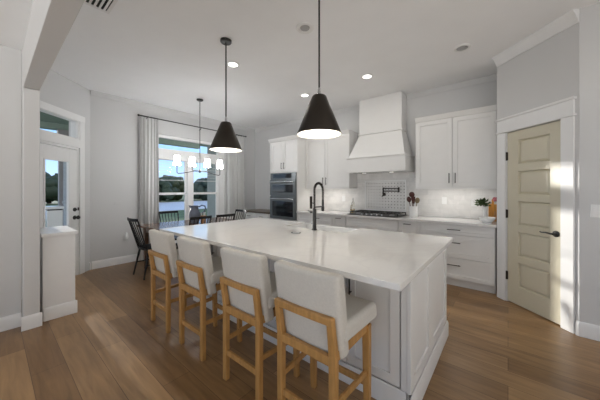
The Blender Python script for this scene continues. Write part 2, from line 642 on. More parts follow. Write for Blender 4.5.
# baseboards
def baseboard(name, M, x0, x1, h=0.135, t=0.016):
    b = MB(M)
    b.prism_x([(0, 0.001), (-t, 0.001), (-t, h - 0.03), (-t * 0.55, h - 0.008), (-t * 0.3, h), (0, h)], x0, x1)
    return struct(b.build(name, M_TRIM))
baseboard('baseboard_window', F_WIN, 1.10, 4.1)
baseboard('baseboard_porch', F_PORCH, 1.67, 1.69)
baseboard('baseboard_hall', frame(-3.77, 0, 90), -3.2, 0.2)
baseboard('baseboard_pier', frame(-3.625, 0, 90), 0.19, 0.333)
baseboard('baseboard_half_wall', frame(-3.715, 0, 90), 0.352, 0.616)
baseboard('baseboard_half_wall_end', frame(0, 0.600, 180), 3.70, 4.34)
baseboard('baseboard_right', frame(0, 3.485, 0), 0.51, 4.2)
baseboard('baseboard_pantry', F_PANTRY, 0.865, 0.89)

# crown mouldings
def crown(name, M, x0, x1, hh=0.12, d=0.10, m=None):
    b = MB(M)
    z = H - 0.001
    prof = [(0, z), (-d, z), (-d, z - 0.018), (-d * 0.86, z - 0.028), (-d * 0.62, z - 0.045), (-d * 0.40, z - 0.08), (-d * 0.2, z - hh + 0.022), (-d * 0.2, z - hh), (0, z - hh)]
    b.prism_x(prof, x0, x1)
    return struct(b.build(name, m or M_TRIM, smooth=50))
crown('trim_crown_pantry', F_PANTRY, 0.0, 0.884, 0.12, 0.065)
crown('trim_crown_back', frame(0, 4.72, 0), -5.49, -2.20, 0.08, 0.05, M_WALL)
crown('trim_crown_back_right', frame(0, 4.72, 0), -1.39, -0.11, 0.08, 0.05, M_WALL)
crown('trim_crown_window', F_WIN, 1.08, 4.71, 0.08, 0.05, M_WALL)

# ---------------- dining window
def window_unit():
    root = struct(MB(F_WIN).box(WY0 + 0.002, WY0 + 0.06, 0.02, 0.13, WZ0 + 0.002, WZ1 - 0.002)
                  .box(WY1 - 0.17, WY1 - 0.002, 0.02, 0.13, WZ0 + 0.002, WZ1 - 0.002)
                  .box(WY0 + 0.06, WY1 - 0.17, 0.02, 0.13, WZ1 - 0.06, WZ1 - 0.002)
                  .box(WY0 + 0.06, WY1 - 0.17, 0.02, 0.13, WZ0 + 0.002, WZ0 + 0.06).build('window_1', M_TRIM, bev=0.003))
    c0, c1 = WY0 + 0.06, WY1 - 0.17
    MB(F_WIN).box(c0, c1, 0.025, 0.12, 2.03, 2.215).build('transom_bar', M_TRIM, root, bev=0.003)
    MB(F_WIN).box(2.787, 2.915, 0.02, 0.12, WZ0 + 0.06, 2.03).build('mullion', M_TRIM, root, bev=0.003)
    for a, b in ((c0, 2.787), (2.915, c1)):
        s = MB(F_WIN)
        s.box(a, b, 0.06, 0.10, 1.25, 1.30)
        s.box(a, a + 0.035, 0.06, 0.10, WZ0 + 0.06, 2.03)
        s.box(b - 0.035, b, 0.06, 0.10, WZ0 + 0.06, 2.03)
        s.box(a + 0.035, b - 0.035, 0.06, 0.10, 1.985, 2.03)
        s.box(a + 0.035, b - 0.035, 0.06, 0.10, WZ0 + 0.06, WZ0 + 0.12)
        sa = s.build('sash', M_TRIM, root, bev=0.002)
        MB(F_WIN).box(a + 0.035, b - 0.035, 0.078, 0.082, WZ0 + 0.12, 1.25).build('pane', M_GLASS, sa)
        MB(F_WIN).box(a + 0.035, b - 0.035, 0.078, 0.082, 1.30, 1.985).build('pane', M_GLASS, sa)
    MB(F_WIN).box(c0, c1, 0.078, 0.082, 2.215, WZ1 - 0.06).build('pane', M_GLASS, root)
    MB(F_WIN).box(WY0 - 0.02, WY1 + 0.02, -0.03, 0.02, WZ0 - 0.03, WZ0 + 0.0).build('window_sill', M_TRIM, root, bev=0.004)
    return root
window_unit()

# ---------------- porch door, transom and casing
def porch_door():
    root = struct(MB(F_PORCH).box(DS0 + 0.03, 0.83, 0.006, 0.05, 0.012, 1.985)
                  .box(1.27, DS1 - 0.03, 0.006, 0.05, 0.012, 1.985)
                  .box(0.83, 1.27, 0.006, 0.05, 1.80, 1.985)
                  .box(0.83, 1.27, 0.006, 0.05, 0.012, 0.20).build('door_1', M_TRIM, bev=0.003))
    MB(F_PORCH).box(0.83, 1.27, 0.022, 0.026, 0.20, 1.80).build('pane', M_GLASS, root)
    g = MB(F_PORCH)
    for a, b, c, d in ((0.83, 0.85, 0.2, 1.8), (1.25, 1.27, 0.2, 1.8), (0.85, 1.25, 1.78, 1.8), (0.85, 1.25, 0.2, 0.22)):
        g.box(a, b, -0.002, 0.02, c, d)
    g.build('glazing_bead', M_TRIM, root, bev=0.003)
    k = MB(F_PORCH @ Matrix.Translation((1.365, 0.006, 1.05)) @ Matrix.Rotation(PI / 2, 4, 'X'))
    k.lathe([(0.03, 0.0), (0.03, 0.012), (0.024, 0.018), (0.012, 0.02), (0.012, 0.035), (0, 0.036)], seg=20)
    k.build('deadbolt', M_BLACK, root)
    k = MB(F_PORCH @ Matrix.Translation((1.365, 0.006, 0.925)) @ Matrix.Rotation(PI / 2, 4, 'X'))
    k.lathe([(0.032, 0.0), (0.032, 0.01), (0.014, 0.016), (0.012, 0.035), (0.026, 0.045), (0.03, 0.06), (0.022, 0.074), (0, 0.078)], seg=20)
    k.build('door_knob', M_BLACK, root)
    st = MB(F_PORCH).box(1.424, 1.449, -0.006, 0.001, 1.03, 1.08).box(1.424, 1.449, -0.006, 0.001, 0.90, 0.95)
    st.build('strike_plate', M_BLACK, root)
    cs = MB(F_PORCH)
    cs.box(DS0 + 0.001, DS0 + 0.028, 0.002, 0.10, 0, 2.029)
    cs.box(DS1 - 0.028, DS1 - 0.001, 0.002, 0.10, 0, 2.029)
    cs.box(DS0 + 0.028, DS1 - 0.028, 0.002, 0.10, 1.998, 2.029)
    struct(cs.build('trim_porch_jamb', M_TRIM, bev=0.002))
    cs = MB(F_PORCH)
    for a, b in ((DS0 - 0.10, DS0), (DS1, DS1 + 0.10)):
        cs.box(a, b, -0.02, -0.001, 0.002, 2.55)
    cs.box(DS0, DS1, -0.02, -0.001, 2.03, 2.15)
    cs.box(DS0 - 0.10, DS1 + 0.10, -0.026, -0.001, 2.45, 2.55)
    struct(cs.build('trim_porch_casing', M_TRIM, bev=0.003))
    tr = MB(F_PORCH)
    tr.box(DS0 + 0.001, DS0 + 0.045, -0.008, 0.10, 2.151, 2.469)
    tr.box(DS1 - 0.035, DS1 - 0.001, -0.008, 0.10, 2.151, 2.469)
    tr.box(DS0 + 0.045, DS1 - 0.035, -0.008, 0.10, 2.151, 2.175)
    tr.box(DS0 + 0.045, DS1 - 0.035, -0.008, 0.10, 2.445, 2.469)
    t = struct(tr.build('window_2', M_TRIM, bev=0.002))
    MB(F_PORCH).box(DS0 + 0.045, DS1 - 0.035, 0.02, 0.024, 2.175, 2.445).build('pane', M_GLASS, t)
porch_door()

# ---------------- pantry door
def pantry_door():
    a, b, z0, z1, yf = PS0 + 0.006, PS1 - 0.006, 0.012, PH - 0.006, 0.006
    pan = [(0.225, 0.505), (0.590, 0.865), (0.950, 1.225), (1.310, 1.580), (1.665, 1.945)]
    pa, pb = 0.278, 0.622
    d = MB(F_PANTRY)
    t = 0.036
    d.box(a, pa, yf, yf + t, z0, z1)
    d.box(pb, b, yf, yf + t, z0, z1)
    zz = [z0] + [v for p in pan for v in p] + [z1]
    for i in range(0, len(zz), 2):
        d.box(pa, pb, yf, yf + t, zz[i], zz[i + 1])
    root = struct(d.build('door_2', M_DOORPAINT, bev=0.0025))
    for p0, p1 in pan:
        q = MB(F_PANTRY)
        # a chamfered sticking round a raised field
        e, g = 0.009, 0.032
        def ring(x0, x1, za, zb, y):
            return [(x0, y, za), (x1, y, za), (x1, y, zb), (x0, y, zb)]
        r = [ring(pa, pb, p0, p1, yf + 0.001), ring(pa + e, pb - e, p0 + e, p1 - e, yf + 0.022), ring(pa + g, pb - g, p0 + g, p1 - g, yf + 0.007), ]
        vs = [v for k in r for v in k]
        fs = []
        for k in range(2):
            for i in range(4):
                j = (i + 1) % 4
                fs.append((k * 4 + i, k * 4 + j, k * 4 + 4 + j, k * 4 + 4 + i))
        fs.append((8, 9, 10, 11))
        q.add(vs, fs)
        q.build('door_panel', M_DOORPAINT, root, smooth=0)
    for hz in (1.77, 1.07, 0.32):
        MB(F_PANTRY).box(PS0 - 0.004, PS0 + 0.016, -0.006, 0.006, hz - 0.05, hz + 0.05).cyl((PS0 + 0.003, -0.006, hz - 0.052), (PS0 + 0.003, -0.006, hz + 0.052), 0.006).build('hinge', M_BRONZE, root)
    k = MB(F_PANTRY @ Matrix.Translation((0.684, yf, 0.915)) @ Matrix.Rotation(PI / 2, 4, 'X'))
    k.lathe([(0.032, 0.0), (0.032, 0.008), (0.026, 0.014), (0.012, 0.018), (0.011, 0.045), (0.0, 0.047)], seg=24)
    lv = k.build('door_lever', M_BLACK, root)
    MB(F_PANTRY).tube([(0.684, yf - 0.045, 0.915), (0.66, yf - 0.05, 0.917), (0.62, yf - 0.05, 0.921), (0.585, yf - 0.05, 0.916), (0.565, yf - 0.048, 0.920)], [0.010, 0.010, 0.008, 0.007, 0.006], 10).build('lever_arm', M_BLACK, lv)
    c = MB(F_PANTRY)
    c.box(PS0 - 0.115, PS0 - 0.002, -0.022, -0.001, 0.002, PH + 0.002)
    c.box(PS1 + 0.002, PS1 + 0.112, -0.022, -0.001, 0.002, PH + 0.002)
    c.box(PS0 - 0.115, PS1 + 0.112, -0.022, -0.001, PH + 0.022, PH + 0.16)
    c.box(PS0 - 0.128, PS1 + 0.125, -0.032, -0.001, PH + 0.002, PH + 0.022)
    c.box(PS0 - 0.13, PS1 + 0.127, -0.038, -0.001, PH + 0.16, PH + 0.185)
    struct(c.build('trim_pantry_casing', M_TRIM, bev=0.003))
    j = MB(F_PANTRY)
    j.box(PS0 - 0.001, PS0 + 0.005, -0.001, 0.11, 0, PH)
    j.box(PS1 - 0.005, PS1 + 0.001, -0.001, 0.11, 0, PH)
    j.box(PS0, PS1, 0.05, 0.11, 0, PH)
    struct(j.build('trim_pantry_jamb', M_TRIM, smooth=0))
pantry_door()

# ---------------- backsplash
struct(MB().box(-3.425, -0.112, 4.708, 4.719, 0.917, 1.374).box(-2.362, -1.168, 4.708, 4.719, 1.374, 1.72).build('trim_backsplash', M_TILE, smooth=0))
struct(MB().box(-2.165, -1.425, 4.700, 4.707, 0.985, 1.515).build('trim_mosaic', M_MOSAIC, smooth=0))
fr = MB()
for a, b, c, d in ((-2.19, -2.165, 0.96, 1.54), (-1.425, -1.40, 0.96, 1.54), (-2.165, -1.425, 1.515, 1.54), (-2.165, -1.425, 0.96, 0.985)):
    fr.box(a, b, 4.690, 4.707, c, d)
struct(fr.build('trim_mosaic_frame', M_WHITEENAMEL, bev=0.004))

# ================================================================== OUTSIDE
struct(MB().box(-120, -5.66, -60, 90, -0.62, -0.60).build('lawn', M_LAWN, smooth=0))
struct(MB().box(-9.3, -5.66, -4, 8, -0.59, -0.06).build('porch_floor', M_CONCRETE, smooth=0))
struct(MB().box(-9.3, -5.66, -4, 8, 3.06, 3.14).build('porch_ceiling', M_PORCHCEIL, smooth=0))
struct(MB().box(-9.1, -8.9, -4, 4.98, 2.90, 3.055).build('porch_beam', M_PORCHCEIL, smooth=0))
struct(MB().box(-40.5, -24, -60, 90, -0.598, -0.57).build('lake', M_WATER, smooth=0))
sd_ = MB()
for k in range(20):
    z = -0.05 + k * 0.155
    sd_.prism_x([(3.80, z), (3.794, z), (3.798, z + 0.153), (3.80, z + 0.153)], -6.38, -5.67)
sd_.box(-6.42, -5.67, 3.80, 3.95, -0.05, 3.05)
struct(sd_.build('wall_porch_wing', M_SIDING, smooth=0))

def porch_column(label, x, y, w=0.16):
    t = thing('porch_column', label, 'column', (x, y, -0.058))
    MB().box(x - w / 2, x + w / 2, y - w / 2, y + w / 2, 0.12, 2.70).build('shaft', M_COLUMN, t, bev=0.006)
    MB().box(x - w / 2 - 0.03, x + w / 2 + 0.03, y - w / 2 - 0.03, y + w / 2 + 0.03, -0.058, 0.12).build('plinth', M_COLUMN, t, bev=0.008)
    MB().box(x - w / 2 - 0.025, x + w / 2 + 0.025, y - w / 2 - 0.025, y + w / 2 + 0.025, 2.70, 2.898).build('capital', M_COLUMN, t, bev=0.01)
    return t
porch_column('grey square porch column seen through the glass of the porch door', -8.95, 1.22, 0.20)
t = thing('porch_fireplace', 'pale speckled stone chimney on the porch beside the grey column', 'fireplace', (-8.3, 1.45, -0.058))
MB().box(-8.6, -8.0, 1.16, 1.9, -0.058, 2.30).build('stone_body', M_STONE, t, bev=0.01)
MB().box(-8.62, -7.94, 1.14, 1.92, 1.02, 1.08).build('mantel', M_STONE, t, bev=0.008)
t = thing('storage_box', 'white lidded storage box on the porch seen through the porch door', 'box', (-7.4, 0.85, -0.058))
MB().box(-7.7, -7.3, 0.74, 0.98, -0.058, 0.93).build('box_body', M_WHITEENAMEL, t, bev=0.01)
MB().box(-7.72, -7.28, 0.72, 1.0, 0.955, 1.01).build('lid', M_WHITEENAMEL, t, bev=0.01)
MB().box(-7.69, -7.31, 0.75, 0.97, 0.93, 0.955).build('lid_seal', M_BLACK, t)
t = MB().box(-16.06, -16.0, 5.9, 5.96, -0.60, 0.72).box(-16.08, -15.98, 5.88, 5.98, 0.72, 0.76).build('fence_post', M_BARK, bev=0.005)
tag(t, 'thin dark post standing on the lawn before the lake', 'post')

def tree_mesh(kind, n, r, h):
    """crown of overlapping lobes; trunk; base at the origin"""
    rnd = random.Random(kind * 13 + 5)
    cr = MB()
    for i in range(n):
        a = rnd.uniform(0, 2 * PI)
        q = rnd.uniform(0, 1) ** 0.6 * r
        z = rnd.uniform(0.18, 0.86) * h
        f = 1 - 0.55 * (z / h)
        rr = rnd.uniform(0.22, 0.36) * r * (1.1 if kind else 0.9)
        cr.sphere((q * math.cos(a) * f, q * math.sin(a) * f, z), rr, 10, 7, (1, 1, rnd.uniform(0.8, 1.3)))
    for v in cr.bm.verts:
        v.co += Vector((rnd.uniform(-1, 1), rnd.uniform(-1, 1), rnd.uniform(-1, 1))) * r * 0.05
    return cr

TREES = []
# (world Y along the far bank, X, scale, kind)
spots = [(-6.5 + 3.9 * i + (0.7 if i % 3 == 1 else -0.4 if i % 3 == 2 else 0), -42.5 - (6.5 if i % 2 else 0), sc_, i % 3)
         for i, sc_ in enumerate((0.60, 0.66, 0.58, 0.68, 0.62, 0.57, 0.63, 0.69, 0.60, 0.66, 0.58, 0.64))]
tlabels = ['far bank tree, first from the left end of the row', 'far bank tree, second from the left end of the row', 'far bank tree, third from the left end of the row',
           'far bank tree, fourth from the left end of the row', 'far bank tree, fifth from the left end of the row', 'far bank tree, sixth from the left end of the row',
           'far bank tree, sixth from the right end of the row', 'far bank tree, fifth from the right end of the row', 'far bank tree, fourth from the right end of the row',
           'far bank tree, third from the right end of the row', 'far bank tree, second from the right end of the row', 'far bank tree, first from the right end of the row']
protos = {}
for (yy, xx, s, k), lb in zip(spots, tlabels):
    if k not in protos:
        t = thing('bank_tree', lb, 'tree', (0, 0, 0), 0, 'trees on the far bank of the lake')
        tree_mesh(k, 46, 3.9, 6.2).build('crown', M_TREE[k], t, smooth=60)
        MB().tube([(0, 0, 0), (0.1, 0, 1.5), (0, 0.1, 3.2)], [0.28, 0.22, 0.12], 8).build('trunk', M_BARK, t)
        protos[k] = t
        t.location = (xx, yy, -0.56)
    else:
        t = dup(protos[k], (xx, yy, -0.56), yy * 1.3, lb)
    t.scale = (s, s * 1.25, s)
    t.rotation_euler = (0, 0, (yy * 1.3) % 0.6)

# ================================================================== ISLAND
IX0, IX1, IY0, IY1 = -3.10, -0.395, 1.235, 2.755
IZ = 0.914
BX0, BX1, BY0, BY1 = -3.00, -0.446, 1.605, 2.715
t_isl = thing('kitchen_island', 'white panelled kitchen island cabinet under the large quartz top', 'kitchen island', (-1.7, 2.16, 0))
m = MB()
m.box(BX0, BX1 - 0.022, BY0 + 0.021, 2.315, 0.001, 0.877)
m.box(BX0, -2.172, 2.315, BY1 - 0.012, 0.001, 0.877)
m.box(-1.318, BX1 - 0.022, 2.315, BY1 - 0.012, 0.001, 0.877)
m.box(-2.172, -1.318, 2.315, BY1 - 0.012, 0.001, 0.69)
m.build('body', M_CAB, t_isl, smooth=0)
xs = [-2.985, -2.60, -2.20, -1.75, -1.30, -0.885, -0.515]
for i in range(6):
    d = MB().shaker(xs[i] + 0.003, xs[i + 1] - 0.003, 0.14, 0.868, BY0 - 0.001, 0.021)
    dd = d.build('door', M_CAB, t_isl, bev=0.0015)
    hx = xs[i + 1] - 0.035 if i % 2 == 0 else xs[i] + 0.035
    MB().pull((hx, BY0 - 0.001, 0.705), (0, 0, 1), (0, -1, 0), 0.14).build('handle', M_BLACK, dd)
fe = frame(BX1, 0, 90)
e = MB(fe)
e.shaker(BY0 - 0.02, 2.10, 0.14, 0.877, 0.0, 0.022, 0.075, 0.011)
e.build('end_panel', M_CAB, t_isl, bev=0.0015)
e = MB(fe)
e.shaker(2.10, BY1, 0.14, 0.877, 0.0, 0.022, 0.075, 0.011)
e.build('end_panel', M_CAB, t_isl, bev=0.0015)
b = MB()
b.prism_x([(BY0 - 0.003, 0.002), (BY0 - 0.016, 0.002), (BY0 - 0.016, 0.12), (BY0 - 0.010, 0.135), (BY0 - 0.003, 0.135)], BX0, -0.475)
b.M = fe
b.prism_x([(-0.001, 0.002), (-0.016, 0.002), (-0.016, 0.12), (-0.008, 0.138), (-0.001, 0.138)], BY0 - 0.036, BY1)
b.build('baseboard', M_CAB, t_isl)
b = MB()
b.box(-0.507, -0.4695, BY0 - 0.012, BY0 + 0.02, 0.138, 0.876)
b.build('corner_post', M_CAB, t_isl, bev=0.003)

SX0, SX1, SY0 = -2.165, -1.325, 2.33
def island_top():
    # slab as one outline with a notch for the sink on the working side
    out = [(IX0, IY0), (IX1, IY0), (IX1, IY1), (SX1, IY1), (SX1, SY0), (SX0, SY0), (SX0, IY1), (IX0, IY1)]
    m = MB()
    m.hexa(out, 0.879, out, IZ)
    o = m.build('island_countertop', M_QUARTZ, bev=0.004)
    return tag(o, 'white quartz island countertop with a notch for the sink', 'countertop')
island_top()

t = thing('farmhouse_sink', 'white farmhouse sink set into the far side of the island', 'sink', (-1.745, 2.55, 0.70))
a, b_, c, d = SX0 + 0.004, SX1 - 0.004, SY0 + 0.004, 2.775
s = MB()
w_ = 0.022
s.box(a, b_, c, c + w_, 0.70, 0.897)
s.box(a, b_, d - w_, d, 0.70, 0.897)
s.box(a, a + w_, c + w_, d - w_, 0.70, 0.897)
s.box(b_ - w_, b_, c + w_, d - w_, 0.70, 0.897)
s.box(a + w_, b_ - w_, c + w_, d - w_, 0.70, 0.722)
s.build('basin', M_WHITEENAMEL, t, bev=0.006)
MB().lathe([(0.0, 0.001), (0.04, 0.001), (0.045, 0.004), (0.03, 0.004), (0.0, 0.002)], (-1.745, 2.55, 0.722)).build('drain', M_CHROME, t)

# faucet
fx, fy = -1.665, 2.285
t = thing('kitchen_faucet', 'matte black spring-neck kitchen faucet standing on the island countertop', 'faucet', (fx, fy, IZ + 0.001))
MB().lathe([(0.030, 0.0), (0.030, 0.008), (0.024, 0.014), (0.022, 0.03), (0.022, 0.22), (0.018, 0.235), (0.012, 0.24)], (fx, fy, IZ + 0.001), 20).build('base', M_BLACK, t)
R = 0.083
pts = [(fx, fy, IZ + 0.235), (fx, fy, IZ + 0.44)]
for k in range(1, 13):
    a = PI * k / 12
    pts.append((fx, fy + R - R * math.cos(a), IZ + 0.44 + R * math.sin(a)))
pts.append((fx, fy + 2 * R, IZ + 0.33))
MB().tube(pts, 0.0075, 10).build('hose', M_BLACK, t)
# spring coil round the hose
def path_at(u):
    L = [0]
    for i in range(1, len(pts)):
        L.append(L[-1] + (Vector(pts[i]) - Vector(pts[i - 1])).length)
    d = u * L[-1]
    for i in range(1, len(pts)):
        if d <= L[i] + 1e-9:
            f = (d - L[i - 1]) / (L[i] - L[i - 1])
            p = Vector(pts[i - 1]).lerp(Vector(pts[i]), f)
            return p, (Vector(pts[i]) - Vector(pts[i - 1])).normalized()
coil = []
for k in range(46 * 8 + 1):
    p, dr = path_at(k / (46 * 8))
    side = Vector((1, 0, 0))
    nn = dr.cross(side)
    a = 2 * PI * k / 8
    coil.append(p + (side * math.cos(a) + nn * math.sin(a)) * 0.0125)
MB().tube(coil, 0.0032, 5).build('spring_coil', M_BRONZE, t)
MB().lathe([(0.011, 0.0), (0.017, 0.004), (0.019, 0.03), (0.015, 0.06), (0.013, 0.13), (0.008, 0.135)], (fx, fy + 2 * R, IZ + 0.20), 16).build('spray_head', M_BLACK, t)
MB().tube([(fx, fy + 0.018, IZ + 0.255), (fx, fy + 2 * R - 0.014, IZ + 0.255)], 0.007, 8).build('docking_arm', M_BLACK, t)
MB().tube([(fx - 0.02, fy, IZ + 0.20), (fx - 0.055, fy, IZ + 0.20)], [0.014, 0.014], 12).tube([(fx - 0.05, fy, IZ + 0.20), (fx - 0.085, fy - 0.01, IZ + 0.215)], [0.006, 0.005], 8).build('handle', M_BLACK, t)

m = MB()
m.box(fx - 0.062, fx - 0.030, fy - 0.006, fy + 0.006, IZ + 0.235, IZ + 0.375)
m.build('side_plate', M_BRONZE, t, bev=0.004)
MB().tube([(fx - 0.032, fy, IZ + 0.30), (fx - 0.008, fy, IZ + 0.30)], 0.005, 8).build('plate_bracket', M_BLACK, t)

t = thing('popup_outlet', 'round grey pop-up outlet lying flush in the island countertop near the faucet', 'outlet', (-1.70, 2.01, IZ + 0.001))
MB().lathe([(0.0, 0.0), (0.052, 0.0), (0.052, 0.003), (0.046, 0.005), (0.040, 0.005), (0.040, 0.003), (0, 0.003)], (-1.70, 2.01, IZ + 0.001), 28).build('ring', M_CHROME, t)
MB().lathe([(0.0, 0.0), (0.038, 0.0), (0.036, 0.003), (0, 0.0035)], (-1.70, 2.01, IZ + 0.0045), 24).build('lid', M_GREYPLASTIC, t)

# ================================================================== BAR STOOLS
def make_stool():
    t = thing('bar_stool', 'x', 'bar stool', (0, 0, 0), 0, 'oak bar stools with pale fabric along the island')
    hw = 0.177
    # rear posts lean back a little above the seat
    for sx in (-1, 1):
        m = MB()
        m.bar((sx * hw, 0.0, 0.001), (sx * hw, 0.0, 0.55), 0.042, 0.034, (0, 1, 0), 0.042, 0.036)
        m.bar((sx * hw, 0.0, 0.545), (sx * hw, -0.03, 0.741), 0.042, 0.036, (0, 1, 0), 0.036, 0.032)
        m.build('rear_leg', M_OAK, t, bev=0.006, seg=3)
    for sx in (-1, 1):
        MB().bar((sx * (hw + 0.02), 0.345, 0.001), (sx * (hw + 0.02), 0.335, 0.575), 0.036, 0.034, (0, 1, 0), 0.044, 0.042).build('front_leg', M_OAK, t, bev=0.005, seg=3)
    # curved top rail of the rear frame
    m = MB()
    n = 10
    prev = None
    pr_ = []
    for k in range(n + 1):
        u = -1 + 2 * k / n
        pr_.append((u * (hw + 0.016), -0.030 - 0.004 * (1 - u * u), 0.724))
    vs, fs = [], []
    for p in pr_:
        for dy, dz in ((-0.016, -0.019), (0.016, -0.019), (0.016, 0.019), (-0.016, 0.019)):
            vs.append((p[0], p[1] + dy, p[2] + dz))
    for k in range(n):
        for i in range(4):
            j = (i + 1) % 4
            fs.append((k * 4 + i, k * 4 + j, k * 4 + 4 + j, k * 4 + 4 + i))
    fs += [(3, 2, 1, 0), tuple(n * 4 + i for i in range(4))]
    m.add(vs, fs)
    m.build('back_rail', M_OAK, t, bev=0.006, seg=3)
    # seat frame
    m = MB()
    m.bar((-hw, -0.002, 0.515), (hw, -0.002, 0.515), 0.026, 0.046)
    m.bar((-hw - 0.015, 0.34, 0.565), (hw + 0.015, 0.34, 0.565), 0.028, 0.05)
    for sx in (-1, 1):
        m.bar((sx * hw, 0.0, 0.535), (sx * (hw + 0.018), 0.34, 0.562), 0.028, 0.05)
    m.build('seat_frame', M_OAK, t, bev=0.003)
    # stretchers
    MB().bar((-hw, 0.0, 0.20), (hw, 0.0, 0.20), 0.020, 0.038).build('stretcher', M_OAK, t, bev=0.004)
    MB().bar((-hw - 0.02, 0.342, 0.22), (hw + 0.02, 0.342, 0.22), 0.020, 0.038).build('stretcher', M_OAK, t, bev=0.004)
    for sx in (-1, 1):
        MB().bar((sx * hw, 0.0, 0.29), (sx * (hw + 0.02), 0.342, 0.29), 0.018, 0.034).build('stretcher', M_OAK, t, bev=0.004)
    # seat cushion
    m = MB()
    m.hexa([(-0.225, 0.04), (0.225, 0.04), (0.24, 0.41), (-0.24, 0.41)], 0.592, [(-0.222, 0.04), (0.222, 0.04), (0.236, 0.405), (-0.236, 0.405)], 0.692)
    m.build('seat', M_FABRIC, t, bev=0.028, seg=4, smooth=60)
    # padded back, leaning, hanging below the rail; sides curl forward slightly
    nx, nz = 12, 10
    vs, fs = [], []
    def bk(u, v, side):
        z = 0.505 + v * 0.442
        y = 0.034 - v * 0.074
        hwid = 0.208 + 0.010 * math.sin(v * PI * 0.6)
        cr = 0.016 * u * u
        bulge = 0.012 * (1 - u * u) * math.sin(PI * min(1, max(0, v)))
        if side == 0:
            return (u * hwid, y - 0.012 + cr - bulge * 0.6, z)
        return (u * hwid, y + 0.066 + cr + bulge, z)
    m = MB()
    idx = {}
    for side in (0, 1):
        for i in range(nx + 1):
            for j in range(nz + 1):
                idx[side, i, j] = len(vs)
                vs.append(bk(-1 + 2 * i / nx, j / nz, side))
    for i in range(nx):
        for j in range(nz):
            fs.append((idx[0, i, j], idx[0, i + 1, j], idx[0, i + 1, j + 1], idx[0, i, j + 1]))
            fs.append((idx[1, i, j], idx[1, i, j + 1], idx[1, i + 1, j + 1], idx[1, i + 1, j]))
    for i in range(nx):
        fs.append((idx[0, i, 0], idx[1, i, 0], idx[1, i + 1, 0], idx[0, i + 1, 0]))
        fs.append((idx[0, i, nz], idx[0, i + 1, nz], idx[1, i + 1, nz], idx[1, i, nz]))
    for j in range(nz):
        fs.append((idx[0, 0, j], idx[0, 0, j + 1], idx[1, 0, j + 1], idx[1, 0, j]))
        fs.append((idx[0, nx, j], idx[1, nx, j], idx[1, nx, j + 1], idx[0, nx, j + 1]))
    m.add(vs, fs)
    m.build('backrest', M_FABRIC, t, bev=0.022, seg=4, smooth=60)
    return t

stools = [(-0.843, 1.075, 0.0, 'oak bar stool with pale fabric nearest the camera, at the island corner'),
          (-1.395, 1.080, 0.0, 'oak bar stool with pale fabric, second from the near island corner'),
          (-2.065, 1.080, 0.0, 'oak bar stool with pale fabric, third from the near island corner'),
          (-2.690, 1.080, 0.0, 'oak bar stool with pale fabric at the far island end beside the dining table')]
st0 = make_stool()
for i, (x, y, r, lb) in enumerate(stools):
    if i == 0:
        st0.location = (x, y, 0)
        st0.rotation_euler = (0, 0, r)
        st0['label'] = lb
    else:
        dup(st0, (x, y, 0), r, lb)

# ================================================================== BACK RUN OF CABINETS
CF = 4.10     # face of the base cabinets
def toe(mb, x0, x1):
    mb.box(x0, x1, CF + 0.085, 4.715, 0.001, 0.118)
def base_unit(name, label, x0, x1, fronts, pulls, cat='cabinet'):
    t = thing(name, label, cat, ((x0 + x1) / 2, 4.4, 0), 0, 'white base cabinets along the back wall')
    m = MB()
    m.box(x0 + 0.001, x1 - 0.001, CF + 0.021, 4.715, 0.118, 0.874)
    toe(m, x0 + 0.001, x1 - 0.001)
    m.build('body', M_CAB, t)
    for (fa, fb, za, zb, kind), p in zip(fronts, pulls):
        d = MB().shaker(fa + 0.0035, fb - 0.0035, za + 0.0035, zb - 0.0035, CF, 0.02, min(0.055, (zb - za) * 0.27)).build(kind, M_CAB, t, bev=0.0015)
        for (c, dr, ln) in p:
            MB().pull(c, dr, (0, -1, 0), ln).build('handle', M_PULL, d)
    return t

XH, ZH = (1, 0, 0), (0, 0, 1)
base_unit('drawer_cabinet', 'white three-drawer base cabinet beside the pantry door', -1.03, -0.125,
          [(-1.02, -0.13, 0.735, 0.872, 'drawer'), (-1.02, -0.13, 0.412, 0.735, 'drawer'), (-1.02, -0.13, 0.12, 0.412, 'drawer')],
          [[((-0.585, CF, 0.805), XH, 0.16)], [((-0.585, CF, 0.625), XH, 0.16)], [((-0.585, CF, 0.315), XH, 0.16)]])
base_unit('pullout_cabinet', 'narrow white pull-out base cabinet to the right of the cooktop', -1.345, -1.032,
          [(-1.34, -1.08, 0.12, 0.872, 'door')], [[((-1.205, CF, 0.83), XH, 0.11)]])
base_unit('cooktop_cabinet', 'wide white base cabinet directly under the cooktop', -2.285, -1.347,
          [(-2.28, -1.35, 0.70, 0.872, 'drawer'), (-2.28, -1.35, 0.41, 0.70, 'drawer'), (-2.28, -1.35, 0.12, 0.41, 'drawer')],
          [[], [((-1.815, CF, 0.60), XH, 0.16)], [((-1.815, CF, 0.31), XH, 0.16)]])
base_unit('pullout_cabinet', 'narrow white pull-out base cabinet to the left of the cooktop', -2.575, -2.287,
          [(-2.57, -2.29, 0.12, 0.872, 'door')], [[((-2.43, CF, 0.83), XH, 0.11)]])
base_unit('drawer_cabinet', 'white base cabinet between the oven tower and the left pull-out', -3.425, -2.577,
          [(-3.42, -2.58, 0.72, 0.872, 'drawer'), (-3.42, -3.0, 0.12, 0.72, 'door'), (-3.0, -2.58, 0.12, 0.72, 'door')],
          [[((-2.93, CF, 0.80), XH, 0.16)], [((-3.035, CF, 0.62), ZH, 0.14)], [((-2.965, CF, 0.62), ZH, 0.14)]])
o = MB().box(-3.425, -0.112, 4.06, 4.706, 0.876, IZ).build('back_countertop', M_QUARTZ, bev=0.004)
tag(o, 'white quartz countertop running along the back wall under the hood', 'countertop')

